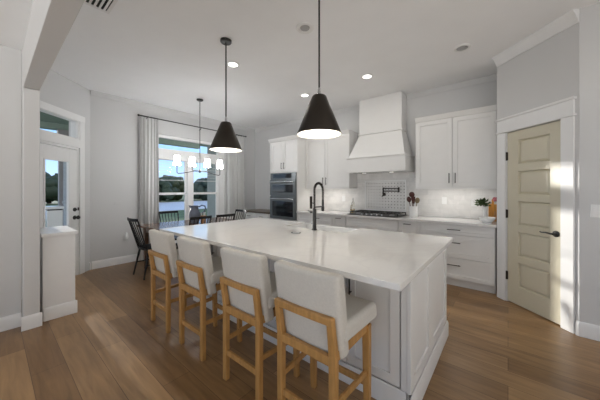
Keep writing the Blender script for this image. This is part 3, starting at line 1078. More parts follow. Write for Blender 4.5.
# upper cabinets
def upper(name, label, x0, x1, splits, z0=1.376, z1=2.445, yf=4.385):
    t = thing(name, label, 'cabinet', ((x0 + x1) / 2, 4.55, z0), 0, 'white wall cabinets over the back counter')
    MB().box(x0, x1, yf + 0.021, 4.706, z0 + 0.028, z1).build('body', M_CAB, t)
    for i in range(len(splits) - 1):
        d = MB().shaker(splits[i] + 0.004, splits[i + 1] - 0.004, z0 + 0.03, z1 - 0.002, yf, 0.02, 0.065).build('door', M_CAB, t, bev=0.0015)
        hx = splits[i + 1] - 0.04 if i % 2 == 0 else splits[i] + 0.04
        MB().pull((hx, yf, z0 + 0.16), ZH, (0, -1, 0), 0.15).build('handle', M_PULL, d)
    c = MB()
    c.prism_x([(4.70, z1 + 0.001), (yf - 0.002, z1 + 0.001), (yf - 0.012, z1 + 0.02), (yf - 0.035, z1 + 0.055), (yf - 0.045, z1 + 0.07), (4.70, z1 + 0.07)], x0 - 0.0, x1 + 0.0)
    c.build('crown', M_CAB, t, smooth=50)
    MB().box(x0, x1, yf + 0.002, yf + 0.02, z0 - 0.0, z0 + 0.027).build('light_rail', M_CAB, t)
    return t
upper('wall_cabinet', 'white two-door wall cabinet to the right of the range hood', -1.165, -0.12, [-1.165, -0.645, -0.12])
upper('wall_cabinet', 'white two-door wall cabinet between the oven tower and the range hood', -3.425, -2.365, [-3.425, -2.93, -2.365])

# under-cabinet lights
def strip_light(label, x0, x1):
    t = thing('under_cabinet_light', label, 'light', ((x0 + x1) / 2, 4.43, 1.390), 0, 'under-cabinet strip lights')
    MB().box(x0, x1, 4.410, 4.450, 1.395, 1.4035).build('housing', M_PLASTIC, t)
    MB().box(x0 + 0.01, x1 - 0.01, 4.414, 4.446, 1.391, 1.3945).build('diffuser', M_GLOW, t)
    d = bpy.data.lights.new('strip_lamp', 'AREA')
    d.shape = 'RECTANGLE'
    d.size = x1 - x0
    d.size_y = 0.03
    d.energy = 1.3
    d.color = (1, 0.95, 0.88)
    lo = bpy.data.objects.new('strip_lamp', d)
    COL.objects.link(lo)
    lo.parent = t
    lo.location = (0, 0, -0.003)
strip_light('white strip light under the wall cabinet right of the hood', -1.0, -0.3)
strip_light('white strip light under the wall cabinet left of the hood', -3.2, -2.55)

# oven tower
TX0, TX1 = -4.25, -3.43
t = thing('oven_tower', 'tall white cabinet tower holding the double wall oven', 'cabinet', (-3.84, 4.4, 0))
m = MB()
m.box(TX0, TX0 + 0.018, CF + 0.001, 4.715, 0.001, 2.44)
m.box(TX1 - 0.018, TX1, CF + 0.001, 4.715, 0.001, 2.44)
m.box(TX0 + 0.018, TX1 - 0.018, 4.695, 4.715, 0.12, 2.44)
m.box(TX0 + 0.018, TX1 - 0.018, CF + 0.021, 4.695, 1.737, 2.44)
m.box(TX0 + 0.018, TX1 - 0.018, CF + 0.021, 4.695, 0.12, 0.705)
m.box(TX0 + 0.018, TX1 - 0.018, CF + 0.085, 4.695, 0.001, 0.12)
m.build('body', M_CAB, t, bev=0.001)
for a, b_, hx in ((TX0 + 0.018, -3.843, -3.878), (-3.843, TX1 - 0.016, -3.806)):
    d = MB().shaker(a + 0.004, b_ - 0.004, 1.765, 2.435, CF, 0.02, 0.06).build('door', M_CAB, t, bev=0.0015)
    MB().pull((hx, CF, 1.885), ZH, (0, -1, 0), 0.14).build('handle', M_PULL, d)
d = MB().shaker(TX0 + 0.02, TX1 - 0.018, 0.125, 0.70, CF, 0.02, 0.06).build('drawer', M_CAB, t, bev=0.0015)
MB().pull((-3.84, CF, 0.62), XH, (0, -1, 0), 0.16).build('handle', M_PULL, d)
c = MB().prism_x([(4.71, 2.442), (CF - 0.002, 2.442), (CF - 0.012, 2.462), (CF - 0.035, 2.497), (CF - 0.045, 2.512), (4.71, 2.512)], TX0 - 0.03, TX1 + 0.0)
c.build('crown', M_CAB, t, smooth=50)

t = thing('wall_oven', 'black stainless double wall oven built into the white tower', 'oven', (-3.835, 4.35, 0.72))
OX0, OX1 = TX0 + 0.028, TX1 - 0.02
MB().box(OX0, OX1, CF - 0.004, 4.66, 0.712, 1.730).build('body', M_STEEL, t, bev=0.003)
pn = MB().box(OX0 + 0.002, OX1 - 0.002, CF - 0.020, CF - 0.005, 1.595, 1.728).build('control_panel', M_STEEL, t, bev=0.003)
MB().box(OX0 + 0.09, OX1 - 0.13, CF - 0.023, CF - 0.0205, 1.615, 1.71).build('display', M_OVENGLASS, pn)
for nm, z0, z1, ga, gb in (('upper_door', 1.235, 1.585, 0.065, 0.115), ('lower_door', 0.718, 1.215, 0.06, 0.11)):
    d = MB().box(OX0 + 0.002, OX1 - 0.002, CF - 0.036, CF - 0.005, z0, z1).build('oven_door', M_STEEL, t, bev=0.004)
    MB().box(OX0 + 0.085, OX1 - 0.075, CF - 0.039, CF - 0.0365, z0 + ga, z1 - gb).build('oven_window', M_OVENGLASS, d)
    h = MB()
    h.tube([(OX0 + 0.04, CF - 0.085, z1 - 0.055), (OX1 - 0.04, CF - 0.085, z1 - 0.055)], 0.013, 12)
    for xx in (OX0 + 0.07, OX1 - 0.07):
        h.tube([(xx, CF - 0.036, z1 - 0.055), (xx, CF - 0.085, z1 - 0.055)], 0.009, 8)
    h.build('handle', M_CHROME, d)

# sideboard by the window corner
t = thing('sideboard', 'low white sideboard with a dark wood top beside the oven tower', 'sideboard', (-4.85, 4.4, 0))
SBX0, SBX1 = -5.24, -4.29
MB().box(SBX0, SBX1, 4.12, 4.69, 0.07, 0.795).build('body', M_CAB, t, bev=0.003)
MB().box(SBX0 - 0.02, SBX1 + 0.015, 4.085, 4.70, 0.797, 0.835).build('top', M_DARKWOOD, t, bev=0.004)
for i in range(2):
    a = SBX0 + 0.02 + i * (SBX1 - SBX0 - 0.04) / 2
    b_ = a + (SBX1 - SBX0 - 0.04) / 2
    d = MB().shaker(a + 0.004, b_ - 0.004, 0.645, 0.785, 4.10, 0.018, 0.02, 0.005).build('drawer', M_CAB, t, bev=0.001)
    MB().pull(((a + b_) / 2, 4.10, 0.715), XH, (0, -1, 0), 0.12).build('handle', M_PULL, d)
    d = MB().shaker(a + 0.004, b_ - 0.004, 0.10, 0.635, 4.10, 0.018, 0.05).build('door', M_CAB, t, bev=0.001)
    MB().pull((b_ - 0.04 if i == 0 else a + 0.04, 4.10, 0.50), ZH, (0, -1, 0), 0.12).build('handle', M_PULL, d)
for sx in (SBX0 + 0.04, SBX1 - 0.04):
    for sy in (4.16, 4.65):
        MB().box(sx - 0.025, sx + 0.025, sy - 0.025, sy + 0.025, 0.001, 0.07).build('leg', M_CAB, t)

# range hood
hc = -1.795
t = thing('range_hood', 'large white tapered range hood above the cooktop', 'range hood', (hc, 4.45, 1.67))
AY = 4.215
m = MB()
ax0, ax1 = -2.318, -1.272
m.box(ax0, ax1, AY, 4.706, 1.70, 1.925)
m.box(ax0 - 0.0, ax1 + 0.0, AY - 0.010, 4.706, 1.672, 1.70)
m.build('apron', M_CAB, t, bev=0.003)
m = MB()
m.box(ax0 - 0.012, ax1 + 0.012, AY - 0.016, 4.70, 1.926, 1.952)
m.build('apron_trim', M_CAB, t, bev=0.006)
FZ0, FZ1 = 1.953, 2.385
m = MB()
fb = [(ax0 + 0.02, AY + 0.02), (ax1 - 0.02, AY + 0.02), (ax1 - 0.02, 4.70), (ax0 + 0.02, 4.70)]
cx0, cx1, CY = -2.185, -1.405, 4.45
ft = [(cx0, CY), (cx1, CY), (cx1, 4.70), (cx0, 4.70)]
m.hexa(fb, FZ0, ft, FZ1)
m.build('flare', M_CAB, t, bev=0.002, smooth=0)
MB().box(cx0 - 0.022, cx1 + 0.022, CY - 0.022, 4.70, 2.386, 2.412).build('band', M_CAB, t, bev=0.006)
MB().box(cx0, cx1, CY, 4.718, 2.413, 3.046).build('chase', M_CAB, t, smooth=0)
MB().box(ax0 + 0.1, ax1 - 0.1, AY + 0.06, 4.62, 1.664, 1.671).build('filter', M_CHROME, t)
m = MB()
for xx in (hc - 0.25, hc + 0.25):
    m.lathe([(0, 0), (0.035, 0), (0.035, 0.004), (0, 0.004)], (xx, 4.36, 1.658))
m.build('hood_lamp', M_HOODLENS, t)
# cooktop
t = thing('gas_cooktop', 'black gas cooktop with cast iron grates under the hood', 'cooktop', (-1.815, 4.37, IZ))
kx0, kx1, ky0, ky1 = -2.27, -1.36, 4.12, 4.63
MB().box(kx0, kx1, ky0, ky1, IZ + 0.001, IZ + 0.012).build('tray', M_BLACK, t, bev=0.004)
for gx in range(3):
    a = kx0 + 0.02 + gx * 0.292
    b_ = a + 0.285
    g = MB()
    z = IZ + 0.048
    for yy in (ky0 + 0.075, ky1 - 0.02):
        g.bar((a, yy, z), (b_, yy, z), 0.012, 0.012)
    for xx in (a + 0.006, b_ - 0.006):
        g.bar((xx, ky0 + 0.075, z), (xx, ky1 - 0.02, z), 0.012, 0.012)
    for f in (0.3, 0.5, 0.7):
        g.bar((a + f * 0.285, ky0 + 0.075, z), (a + f * 0.285, ky1 - 0.02, z), 0.009, 0.012)
    g.bar((a, (ky0 + ky1) / 2 + 0.02, z), (b_, (ky0 + ky1) / 2 + 0.02, z), 0.012, 0.012)
    for xx in (a + 0.006, b_ - 0.006):
        for yy in (ky0 + 0.08, ky1 - 0.025):
            g.bar((xx, yy, IZ + 0.011), (xx, yy, z), 0.012, 0.012, (0, 1, 0))
    g.build('grate', M_BLACK, t)
for bx, by, br in ((-2.12, 4.5, 0.04), (-2.12, 4.28, 0.035), (-1.815, 4.4, 0.055), (-1.51, 4.5, 0.04), (-1.51, 4.28, 0.035)):
    MB().lathe([(br * 1.3, 0), (br * 1.3, 0.006), (br, 0.012), (br, 0.018), (0, 0.02)], (bx, by, IZ + 0.012)).build('burner', M_GREYPLASTIC, t)
for k in range(5):
    MB().lathe([(0.02, 0), (0.019, 0.02), (0.012, 0.024), (0, 0.024)], (-1.815 + (k - 2) * 0.09, ky0 + 0.035, IZ + 0.0125), 14).build('knob', M_CHROME, t)

# pot filler
t = thing('pot_filler', 'folded dark metal pot filler tap on the mosaic wall', 'faucet', (-1.80, 4.70, 1.31))
k = MB(Matrix.Translation((-1.80, 4.699, 1.275)) @ Matrix.Rotation(PI / 2, 4, 'X'))
k.lathe([(0.03, 0.0), (0.03, 0.008), (0.014, 0.014), (0.012, 0.055), (0, 0.056)], seg=18)
k.build('wall_flange', M_BRONZE, t)
MB().tube([(-1.80, 4.645, 1.24), (-1.80, 4.645, 1.40)], 0.012, 12).tube([(-1.82, 4.63, 1.225), (-1.80, 4.645, 1.275)], 0.007, 8).build('valve_body', M_BRONZE, t)
MB().tube([(-1.80, 4.645, 1.385), (-1.51, 4.63, 1.385)], 0.009, 10).build('arm', M_BRONZE, t)
MB().tube([(-1.51, 4.63, 1.315), (-1.51, 4.63, 1.405)], 0.013, 12).build('elbow', M_BRONZE, t)
MB().tube([(-1.51, 4.63, 1.335), (-1.77, 4.60, 1.335), (-1.785, 4.60, 1.325), (-1.79, 4.60, 1.29)], 0.009, 10).build('spout', M_BRONZE, t)

# utensil crock and what stands in it
cx, cy = -1.19, 4.36
t = thing('utensil_crock', 'white ceramic utensil crock on the counter right of the cooktop', 'crock', (cx, cy, IZ + 0.001))
MB().lathe([(0.0, 0.0), (0.058, 0.0), (0.064, 0.01), (0.064, 0.172), (0.067, 0.18), (0.060, 0.18), (0.057, 0.170), (0.057, 0.014), (0, 0.012)], (cx, cy, IZ + 0.001), 28).build('body', M_WHITEENAMEL, t)
def utensil(name, label, cat, dx, dy, lx, ly, top, kind, m):
    t = thing(name, label, cat, (cx + dx, cy + dy, IZ + 0.016), 0, 'kitchen utensils in the white crock')
    p0 = Vector((cx + dx, cy + dy, IZ + 0.018))
    p1 = Vector((cx + lx, cy + ly, top))
    d = (p1 - p0).normalized()
    MB().tube([p0, p0.lerp(p1, 0.75)], [0.006, 0.006], 8).build('handle', m, t)
    q = p0.lerp(p1, 0.85)
    rot = Vector((0, 0, 1)).rotation_difference(d).to_matrix().to_4x4()
    h = MB(Matrix.Translation(q) @ rot)
    if kind == 'spoon':
        h.sphere((0, 0, 0), 0.036, 14, 8, (1.0, 0.35, 1.35))
    elif kind == 'paddle':
        h.hexa([(-0.018, -0.005), (0.018, -0.005), (0.018, 0.005), (-0.018, 0.005)], -0.06, [(-0.035, -0.003), (0.035, -0.003), (0.035, 0.003), (-0.035, 0.003)], 0.055)
    else:
        h.sphere((0, 0, 0), 0.045, 14, 8, (1.0, 0.3, 1.0))
    h.build('head', m, t, bev=0.002 if kind == 'paddle' else 0)
M_UT2 = mat('olive_wood', srgb(128, 112, 84), 0.5, var=0.2)
utensil('wooden_spoon', 'tallest utensil in the crock, a round-headed dark red wooden spoon', 'spoon', 0.0, -0.012, -0.02, -0.03, 1.345, 'round', M_REDWOOD)
utensil('wooden_spatula', 'broad dark red wooden spatula in the middle of the crock', 'spatula', 0.015, 0.0, 0.012, -0.06, 1.245, 'paddle', M_REDWOOD)
utensil('wooden_spoon', 'small dark red spoon leaning left in the crock', 'spoon', -0.02, 0.01, -0.076, -0.005, 1.25, 'spoon', M_REDWOOD)
utensil('serving_spoon', 'dull olive wood spoon leaning right in the crock', 'spoon', 0.02, -0.02, 0.076, -0.03, 1.235, 'spoon', M_UT2)
utensil('white_spatula', 'pale spatula leaning right in the crock', 'spatula', 0.008, 0.03, 0.05, 0.055, 1.25, 'paddle', M_WHITEENAMEL)

# bottles left of the cooktop
def bottle(label, x, y, r, h):
    t = thing('oil_bottle', label, 'bottle', (x, y, IZ + 0.001), 0, 'glass oil bottles by the cooktop')
    MB().lathe([(0, 0), (r, 0), (r, h * 0.55), (r * 0.75, h * 0.66), (r * 0.3, h * 0.74), (r * 0.3, h * 0.86), (0, h * 0.86)], (x, y, IZ + 0.001), 20).build('glass_body', M_BOTTLE, t)
    MB().lathe([(0, 0), (r * 0.88, 0), (r * 0.88, h * 0.22), (0, h * 0.22)], (x, y, IZ + 0.004), 20).build('oil', M_OIL, t)
    MB().lathe([(r * 0.34, 0), (r * 0.34, h * 0.05), (r * 0.15, h * 0.08), (r * 0.12, h * 0.14), (0, h * 0.14)], (x, y, IZ + 0.001 + h * 0.86), 12).build('pourer', M_CHROME, t)
bottle('taller glass oil bottle with a steel pourer left of the cooktop', -2.37, 4.55, 0.036, 0.29)
bottle('shorter glass oil bottle with a steel pourer left of the cooktop', -2.345, 4.45, 0.032, 0.21)

# right end of the counter: plant, board, bowl
t = thing('vase_plant', 'small dark green plant in a slim white vase by the pantry', 'plant', (-0.258, 4.50, IZ + 0.001))
MB().lathe([(0, 0), (0.035, 0), (0.036, 0.01), (0.024, 0.03), (0.020, 0.10), (0.026, 0.17), (0.032, 0.20), (0.028, 0.20), (0.020, 0.17), (0, 0.165)], (-0.258, 4.50, IZ + 0.001), 24).build('vase', M_WHITEENAMEL, t)
rnd = random.Random(3)
lf = MB()
for k in range(190):
    a = rnd.uniform(0, 2 * PI)
    el = rnd.uniform(-0.35, 1.35)
    rr = rnd.uniform(0.02, 0.11)
    c = Vector((-0.285 + rr * math.cos(a) * math.cos(el), 4.49 + rr * math.sin(a) * math.cos(el) * 0.8, IZ + 0.235 + rr * math.sin(el) * 0.8))
    d = Vector((math.cos(a) * math.cos(el), math.sin(a) * math.cos(el), math.sin(el) + rnd.uniform(-0.4, 0.4))).normalized()
    sdv = d.cross(Vector((rnd.uniform(-1, 1), rnd.uniform(-1, 1), 1))).normalized() * 0.013
    nn = d.cross(sdv).normalized() * 0.0015
    L = 0.045
    lf.add([tuple(c - d * L / 2), tuple(c + sdv), tuple(c + d * L / 2), tuple(c - sdv), tuple(c + nn), tuple(c - nn)], [(0, 1, 4), (1, 2, 4), (2, 3, 4), (3, 0, 4), (1, 0, 5), (2, 1, 5), (3, 2, 5), (0, 3, 5)])
lf.build('foliage', M_LEAF, t, smooth=0)
st = MB()
for k in range(9):
    a = 2 * PI * k / 9
    st.tube([(-0.258, 4.50, IZ + 0.17), (-0.258 + 0.02 * math.cos(a), 4.50 + 0.02 * math.sin(a), IZ + 0.22), (-0.262 + 0.05 * math.cos(a), 4.49 + 0.05 * math.sin(a), IZ + 0.26)], 0.002, 5)
st.build('stem', M_LEAF, t)

t = thing('cutting_board', 'honey coloured wooden cutting board leaning upright against the backsplash', 'cutting board', (-0.165, 4.63, IZ + 0.001))
m = MB(Matrix.Translation((-0.170, 4.600, IZ + 0.004)) @ Matrix.Rotation(math.radians(-12), 4, 'X'))
m.hexa([(-0.052, 0), (0.048, 0), (0.048, 0.018), (-0.052, 0.018)], 0.0, [(-0.052, 0), (0.048, 0), (0.048, 0.018), (-0.052, 0.018)], 0.24)
m.build('board', M_BOARD, t, bev=0.008, seg=3)
m = MB(Matrix.Translation((-0.170, 4.600, IZ + 0.004)) @ Matrix.Rotation(math.radians(-12), 4, 'X'))
m.hexa([(-0.018, 0.001), (0.014, 0.001), (0.014, 0.017), (-0.018, 0.017)], 0.235, [(-0.016, 0.001), (0.012, 0.001), (0.012, 0.017), (-0.016, 0.017)], 0.31)
m.build('handle', M_BOARD, t, bev=0.005)
t = thing('pink_flower', 'pink flower in a small bud vase behind the white bowl', 'flower', (-0.142, 4.52, IZ + 0.001))
MB().lathe([(0, 0), (0.018, 0), (0.02, 0.05), (0.009, 0.11), (0.011, 0.14), (0, 0.14)], (-0.142, 4.52, IZ + 0.001), 16).build('bud_vase', M_HOLDER, t)
m = MB()
for k in range(9):
    a = 2 * PI * k / 9 + 0.3
    m.sphere((-0.142 + 0.016 * math.cos(a), 4.52 + 0.016 * math.sin(a), IZ + 0.30 + 0.012 * (k % 3)), 0.014, 8, 6, (1, 1, 1.4))
m.build('petals', M_FLOWER, t)
MB().tube([(-0.142, 4.52, IZ + 0.13), (-0.142, 4.52, IZ + 0.30)], 0.003, 6).build('stem', M_LEAF, t)
t = thing('serving_bowl', 'white shallow serving bowl at the right end of the back counter', 'bowl', (-0.225, 4.30, IZ + 0.001))
MB().lathe([(0, 0), (0.055, 0), (0.06, 0.012), (0.088, 0.04), (0.098, 0.072), (0.094, 0.072), (0.084, 0.044), (0.055, 0.018), (0, 0.014)], (-0.225, 4.30, IZ + 0.001), 32).build('bowl_body', M_WHITEENAMEL, t, smooth=60)

# outlets and switch
def outlet(label, x, z, y=4.7065, rockers=1, grp='white outlets on the backsplash'):
    t = thing('wall_outlet', label, 'outlet', (x, y, z), 0, grp)
    MB().box(x - 0.036, x + 0.036, y - 0.006, y - 0.0005, z - 0.058, z + 0.058).build('plate', M_PLASTIC, t, bev=0.002)
    MB().box(x - 0.018, x + 0.018, y - 0.009, y - 0.0062, z - 0.035, z + 0.035).build('socket', M_PLASTIC, t, bev=0.001)
outlet('white outlet on the backsplash between crock and plant, nearer the crock', -0.805, 1.185)
outlet('white outlet on the backsplash just left of the plant', -0.405, 1.165)
outlet('white outlet on the backsplash left of the hood', -2.665, 1.176)
t = thing('light_switch', 'white double light switch plate on the right wall past the pantry', 'switch', (0.645, 3.484, 1.17))
MB().box(0.583, 0.70, 3.4775, 3.4842, 1.112, 1.228).build('plate', M_PLASTIC, t, bev=0.002)
for xx in (0.617, 0.666):
    MB().box(xx - 0.016, xx + 0.016, 3.474, 3.4772, 1.137, 1.203).build('rocker', M_PLASTIC, t, bev=0.001)
t = thing('air_freshener', 'white plug-in air freshener low on the wall behind the black chair', 'air freshener', (-5.46, 1.60, 0.50))
MB(F_WIN).box(1.565, 1.635, -0.006, -0.0005, 0.44, 0.556).build('outlet_plate', M_PLASTIC, t, bev=0.002)
m = MB(F_WIN @ Matrix.Translation((1.60, -0.0065, 0.46)))
m.lathe([(0, 0), (0.024, 0.0), (0.030, 0.015), (0.030, 0.06), (0.022, 0.095), (0.012, 0.11), (0, 0.112)], (0, -0.031, 0), 18)
m.build('body', M_PLASTIC, t)
t = thing('blank_plate', 'blank white wall plate left of the curtain, above the air freshener', 'wall plate', (-5.5, 1.48, 1.12))
MB(F_WIN).box(1.42, 1.54, -0.006, -0.0005, 1.085, 1.155).build('plate', M_WALL, t, bev=0.002)
MB(F_WIN).box(1.44, 1.52, -0.0085, -0.0062, 1.095, 1.145).build('rocker', M_WALL, t, bev=0.001)

# ================================================================== CURTAINS, BLINDS
t = thing('curtain_rod', 'thin black curtain rod above the dining window', 'curtain rod', (-5.40, 3.05, 2.775))
MB(F_WIN).tube([(1.80, -0.09, 2.775), (4.31, -0.09, 2.775)], 0.011, 10).build('rod', M_BLACK, t)
for yy in (1.785, 4.325):
    MB(F_WIN).sphere((yy, -0.09, 2.775), 0.02, 12, 8).build('finial', M_BLACK, t)
for yy in (1.93, 3.05, 4.18):
    MB(F_WIN).tube([(yy, -0.0005, 2.73), (yy, -0.07, 2.735), (yy, -0.09, 2.764)], 0.006, 8).build('bracket', M_BLACK, t)

def curtain(label, y0, y1, folds, ph):
    n = folds * 10
    levels = 9
    vs, fs = [], []
    for j in range(levels + 1):
        v = j / levels
        z = 0.015 + v * (2.750 - 0.015)
        for i in range(n + 1):
            u = i / n
            amp = (0.030 + 0.012 * (1 - v)) * (0.8 + 0.3 * math.sin(u * 7 + ph))
            x = y0 + (y1 - y0) * u + 0.006 * math.sin(3 * v + u * 9)
            y = -0.088 + amp * math.sin(2 * PI * folds * u + ph + 0.35 * math.sin(2.2 * v + u * 5))
            vs.append((x, y - 0.002, z))
            vs.append((x, y + 0.002, z))
    w = 2 * (n + 1)
    for j in range(levels):
        for i in range(n):
            a = j * w + 2 * i
            fs.append((a, a + 2, a + 2 + w, a + w))
            fs.append((a + 1, a + 1 + w, a + 3 + w, a + 3))
        fs.append((j * w, j * w + w, j * w + w + 1, j * w + 1))
        e = j * w + 2 * n
        fs.append((e, e + 1, e + 1 + w, e + w))
    for i in range(n):
        a = 2 * i
        fs.append((a, a + 1, a + 3, a + 2))
        a += levels * w
        fs.append((a, a + 2, a + 3, a + 1))
    t = thing('curtain', label, 'curtain', (-5.40, (y0 + y1) / 2, 0.015), 0, 'oatmeal linen curtains at the dining window')
    m = MB(F_WIN)
    m.add(vs, fs)
    m.build('panel', M_CURTAIN, t, smooth=80)
    for k in range(folds):
        yy = y0 + (y1 - y0) * (k + 0.5) / folds
        q = MB(F_WIN @ Matrix.Translation((yy, -0.09, 2.772)) @ Matrix.Rotation(PI / 2, 4, 'Y'))
        pr = [(0.0165 * math.cos(2 * PI * i / 16), 0.0165 * math.sin(2 * PI * i / 16), 0) for i in range(17)]
        q.tube(pr, 0.002, 6)
        q.build('ring', M_BLACK, t)
curtain('pale linen curtain gathered at the left of the dining window', 1.80, 2.15, 6, 0.4)
curtain('pale linen curtain gathered at the right of the dining window', 3.77, 4.28, 7, 1.1)

def blind(label, y0, y1):
    t = thing('window_blind', label, 'blind', (-5.53, (y0 + y1) / 2, 2.0), 0, 'white slatted blinds in the dining window')
    MB(F_WIN).box(y0, y1, -0.0, 0.055, 1.99, 2.028).build('headrail', M_PLASTIC, t, bev=0.002)
    m = MB(F_WIN)
    for k in range(7):
        z = 1.575 + k * 0.060
        m.box(y0 + 0.004, y1 - 0.004, 0.012, 0.038, z, z + 0.0022)
    m.build('slats', M_PLASTIC, t, smooth=0)
    m = MB(F_WIN)
    for yy in (y0 + 0.12, y1 - 0.12):
        m.tube([(yy, 0.025, 1.565), (yy, 0.025, 1.99)], 0.0012, 5)
    m.build('ladder_cord', M_PLASTIC, t)
    MB(F_WIN).box(y0 + 0.004, y1 - 0.004, 0.014, 0.036, 1.553, 1.562).build('bottom_rail', M_PLASTIC, t, bev=0.003)
blind('half raised white slatted blind in the left half of the dining window', 2.022, 2.785)
blind('half raised white slatted blind in the right half of the dining window', 2.917, 3.568)

# ================================================================== DINING
TXC, TYC = -4.47, 2.37
t = thing('dining_table', 'long dark wood dining table in front of the window', 'table', (TXC, TYC, 0))
ty0, ty1, tx0, tx1 = 1.60, 3.14, -4.93, -4.02
MB().box(tx0, tx1, ty0, ty1, 0.725, 0.76).build('tabletop', M_TABLE, t, bev=0.006)
m = MB()
for yy in (ty0 + 0.10, ty1 - 0.10):
    m.bar((tx0 + 0.08, yy, 0.68), (tx1 - 0.08, yy, 0.68), 0.025, 0.085)
for xx in (tx0 + 0.09, tx1 - 0.09):
    m.bar((xx, ty0 + 0.10, 0.68), (xx, ty1 - 0.10, 0.68), 0.025, 0.085)
m.build('apron', M_TABLE, t)
for xx in (tx0 + 0.09, tx1 - 0.09):
    for yy in (ty0 + 0.11, ty1 - 0.11):
        MB().bar((xx, yy, 0.001), (xx, yy, 0.724), 0.05, 0.05, (0, 1, 0), 0.075, 0.075).build('leg', M_TABLE, t, bev=0.005)

def make_chair():
    """black spindle-back chair facing +y, origin on the floor under the seat centre"""
    t = thing('spindle_chair', 'x', 'chair', (0, 0, 0), 0, 'black spindle-back chairs round the dining table')
    m = MB()
    out = []
    for k in range(28):
        a = 2 * PI * k / 28
        ca, sa = math.cos(a), math.sin(a)
        x = 0.225 * math.copysign(abs(ca) ** 0.6, ca) * (1 + 0.06 * sa)
        y = 0.215 * math.copysign(abs(sa) ** 0.6, sa)
        out.append((x, y))
    m.hexa(out, 0.425, out, 0.455)
    m.build('seat', M_CHAIRBLK, t, bev=0.01, seg=3)
    for sx in (-1, 1):
        MB().tube([(sx * 0.20, 0.185, 0.001), (sx * 0.165, 0.145, 0.43)], [0.012, 0.017], 10).build('leg', M_CHAIRBLK, t)
        MB().tube([(sx * 0.205, -0.235, 0.001), (sx * 0.155, -0.155, 0.43)], [0.012, 0.017], 10).build('leg', M_CHAIRBLK, t)
        MB().tube([(sx * 0.182, 0.165, 0.20), (sx * 0.18, -0.20, 0.20)], 0.009, 8).build('stretcher', M_CHAIRBLK, t)
    MB().tube([(-0.181, 0.0, 0.20), (0.181, 0.0, 0.20)], 0.009, 8).build('stretcher', M_CHAIRBLK, t)
    # back: top rail curved backwards
    def rail(u, z):
        v = (z - 0.45) / 0.46
        return (u * (0.165 + 0.018 * v), -0.185 - 0.13 * v - 0.035 * (1 - u * u) * v, z)
    m = MB()
    n = 10
    vs, fs = [], []
    for k in range(n + 1):
        p = rail(-1 + 2 * k / n, 0.906)
        for dy, dz in ((-0.013, -0.022), (0.010, -0.022), (0.004, 0.022), (-0.016, 0.022)):
            vs.append((p[0] * 1.03, p[1] + dy, p[2] + dz))
    for k in range(n):
        for i in range(4):
            j = (i + 1) % 4
            fs.append((k * 4 + i, k * 4 + j, k * 4 + 4 + j, k * 4 + 4 + i))
    fs += [(3, 2, 1, 0), tuple(n * 4 + i for i in range(4))]
    m.add(vs, fs)
    m.build('top_rail', M_CHAIRBLK, t, bev=0.004)
    for k in range(7):
        u = -1 + 2 * k / 6
        b0 = rail(u, 0.45)
        e1 = rail(u, 0.888)
        r = 0.011 if k in (0, 6) else 0.0065
        MB().tube([(b0[0] * 0.92, b0[1], 0.445), e1], [r, r], 8).build('spindle', M_CHAIRBLK, t)
    return t
chairs = [(-4.45, 1.70, 0.03, 'black spindle-back chair pulled out at the near end of the table'),
          (-4.97, 2.28, -PI / 2, 'black spindle-back chair on the window side of the dining table'),
          (-4.20, 2.19, PI / 2, 'black spindle-back chair on the kitchen side, just right of the jug'),
          (-4.20, 2.66, PI / 2, 'black spindle-back chair on the kitchen side, farther from the jug'),
          (-4.46, 3.12, PI, 'black spindle-back chair at the far end by the sideboard')]
ch0 = make_chair()
for i, (x, y, r, lb) in enumerate(chairs):
    if i == 0:
        ch0.location = (x, y, 0)
        ch0.rotation_euler = (0, 0, r)
        ch0['label'] = lb
    else:
        dup(ch0, (x, y, 0), r, lb)

jx, jy, jz = -4.41, 2.36, 0.761
t = thing('ceramic_jug', 'blue-grey ceramic jug with a handle on the dining table', 'jug', (jx, jy, jz))
MB().lathe([(0, 0), (0.070, 0), (0.084, 0.04), (0.098, 0.12), (0.092, 0.19), (0.068, 0.25), (0.062, 0.28), (0.074, 0.31), (0.067, 0.31), (0.055, 0.28), (0.055, 0.26), (0, 0.25)], (jx, jy, jz), 28).build('body', M_JUG, t, smooth=60)
MB().tube([(jx + 0.035, jy + 0.06, jz + 0.285), (jx + 0.06, jy + 0.105, jz + 0.315), (jx + 0.085, jy + 0.15, jz + 0.30), (jx + 0.09, jy + 0.165, jz + 0.25), (jx + 0.075, jy + 0.135, jz + 0.19), (jx + 0.05, jy + 0.085, jz + 0.155)], 0.013, 10).build('handle', M_JUG, t)
MB().hexa([(jx - 0.03, jy - 0.07), (jx + 0.01, jy - 0.075), (jx, jy - 0.06), (jx - 0.02, jy - 0.055)], jz + 0.27, [(jx - 0.04, jy - 0.10), (jx + 0.005, jy - 0.105), (jx, jy - 0.07), (jx - 0.03, jy - 0.068)], jz + 0.318).build('spout', M_JUG, t, bev=0.004)
hx_, hy_ = -4.29, 2.46
t = thing('wooden_holder', 'tan wooden holder with pale tips beside the jug', 'holder', (hx_, hy_, jz))
MB().lathe([(0, 0), (0.044, 0), (0.048, 0.01), (0.048, 0.135), (0.042, 0.135), (0.042, 0.02), (0, 0.02)], (hx_, hy_, jz), 20).build('cup', M_HOLDER, t)
for k, (dx, dy) in enumerate(((-0.03, -0.02), (0.02, 0.02), (0.0, -0.03), (0.03, -0.005))):
    MB().tube([(hx_ + dx * 0.5, hy_ + dy * 0.5, jz + 0.022), (hx_ + dx * 1.2, hy_ + dy * 1.2, jz + 0.18 + 0.012 * (k % 2))], [0.007, 0.010], 8).build('pale_stick', M_WHITEENAMEL, t)

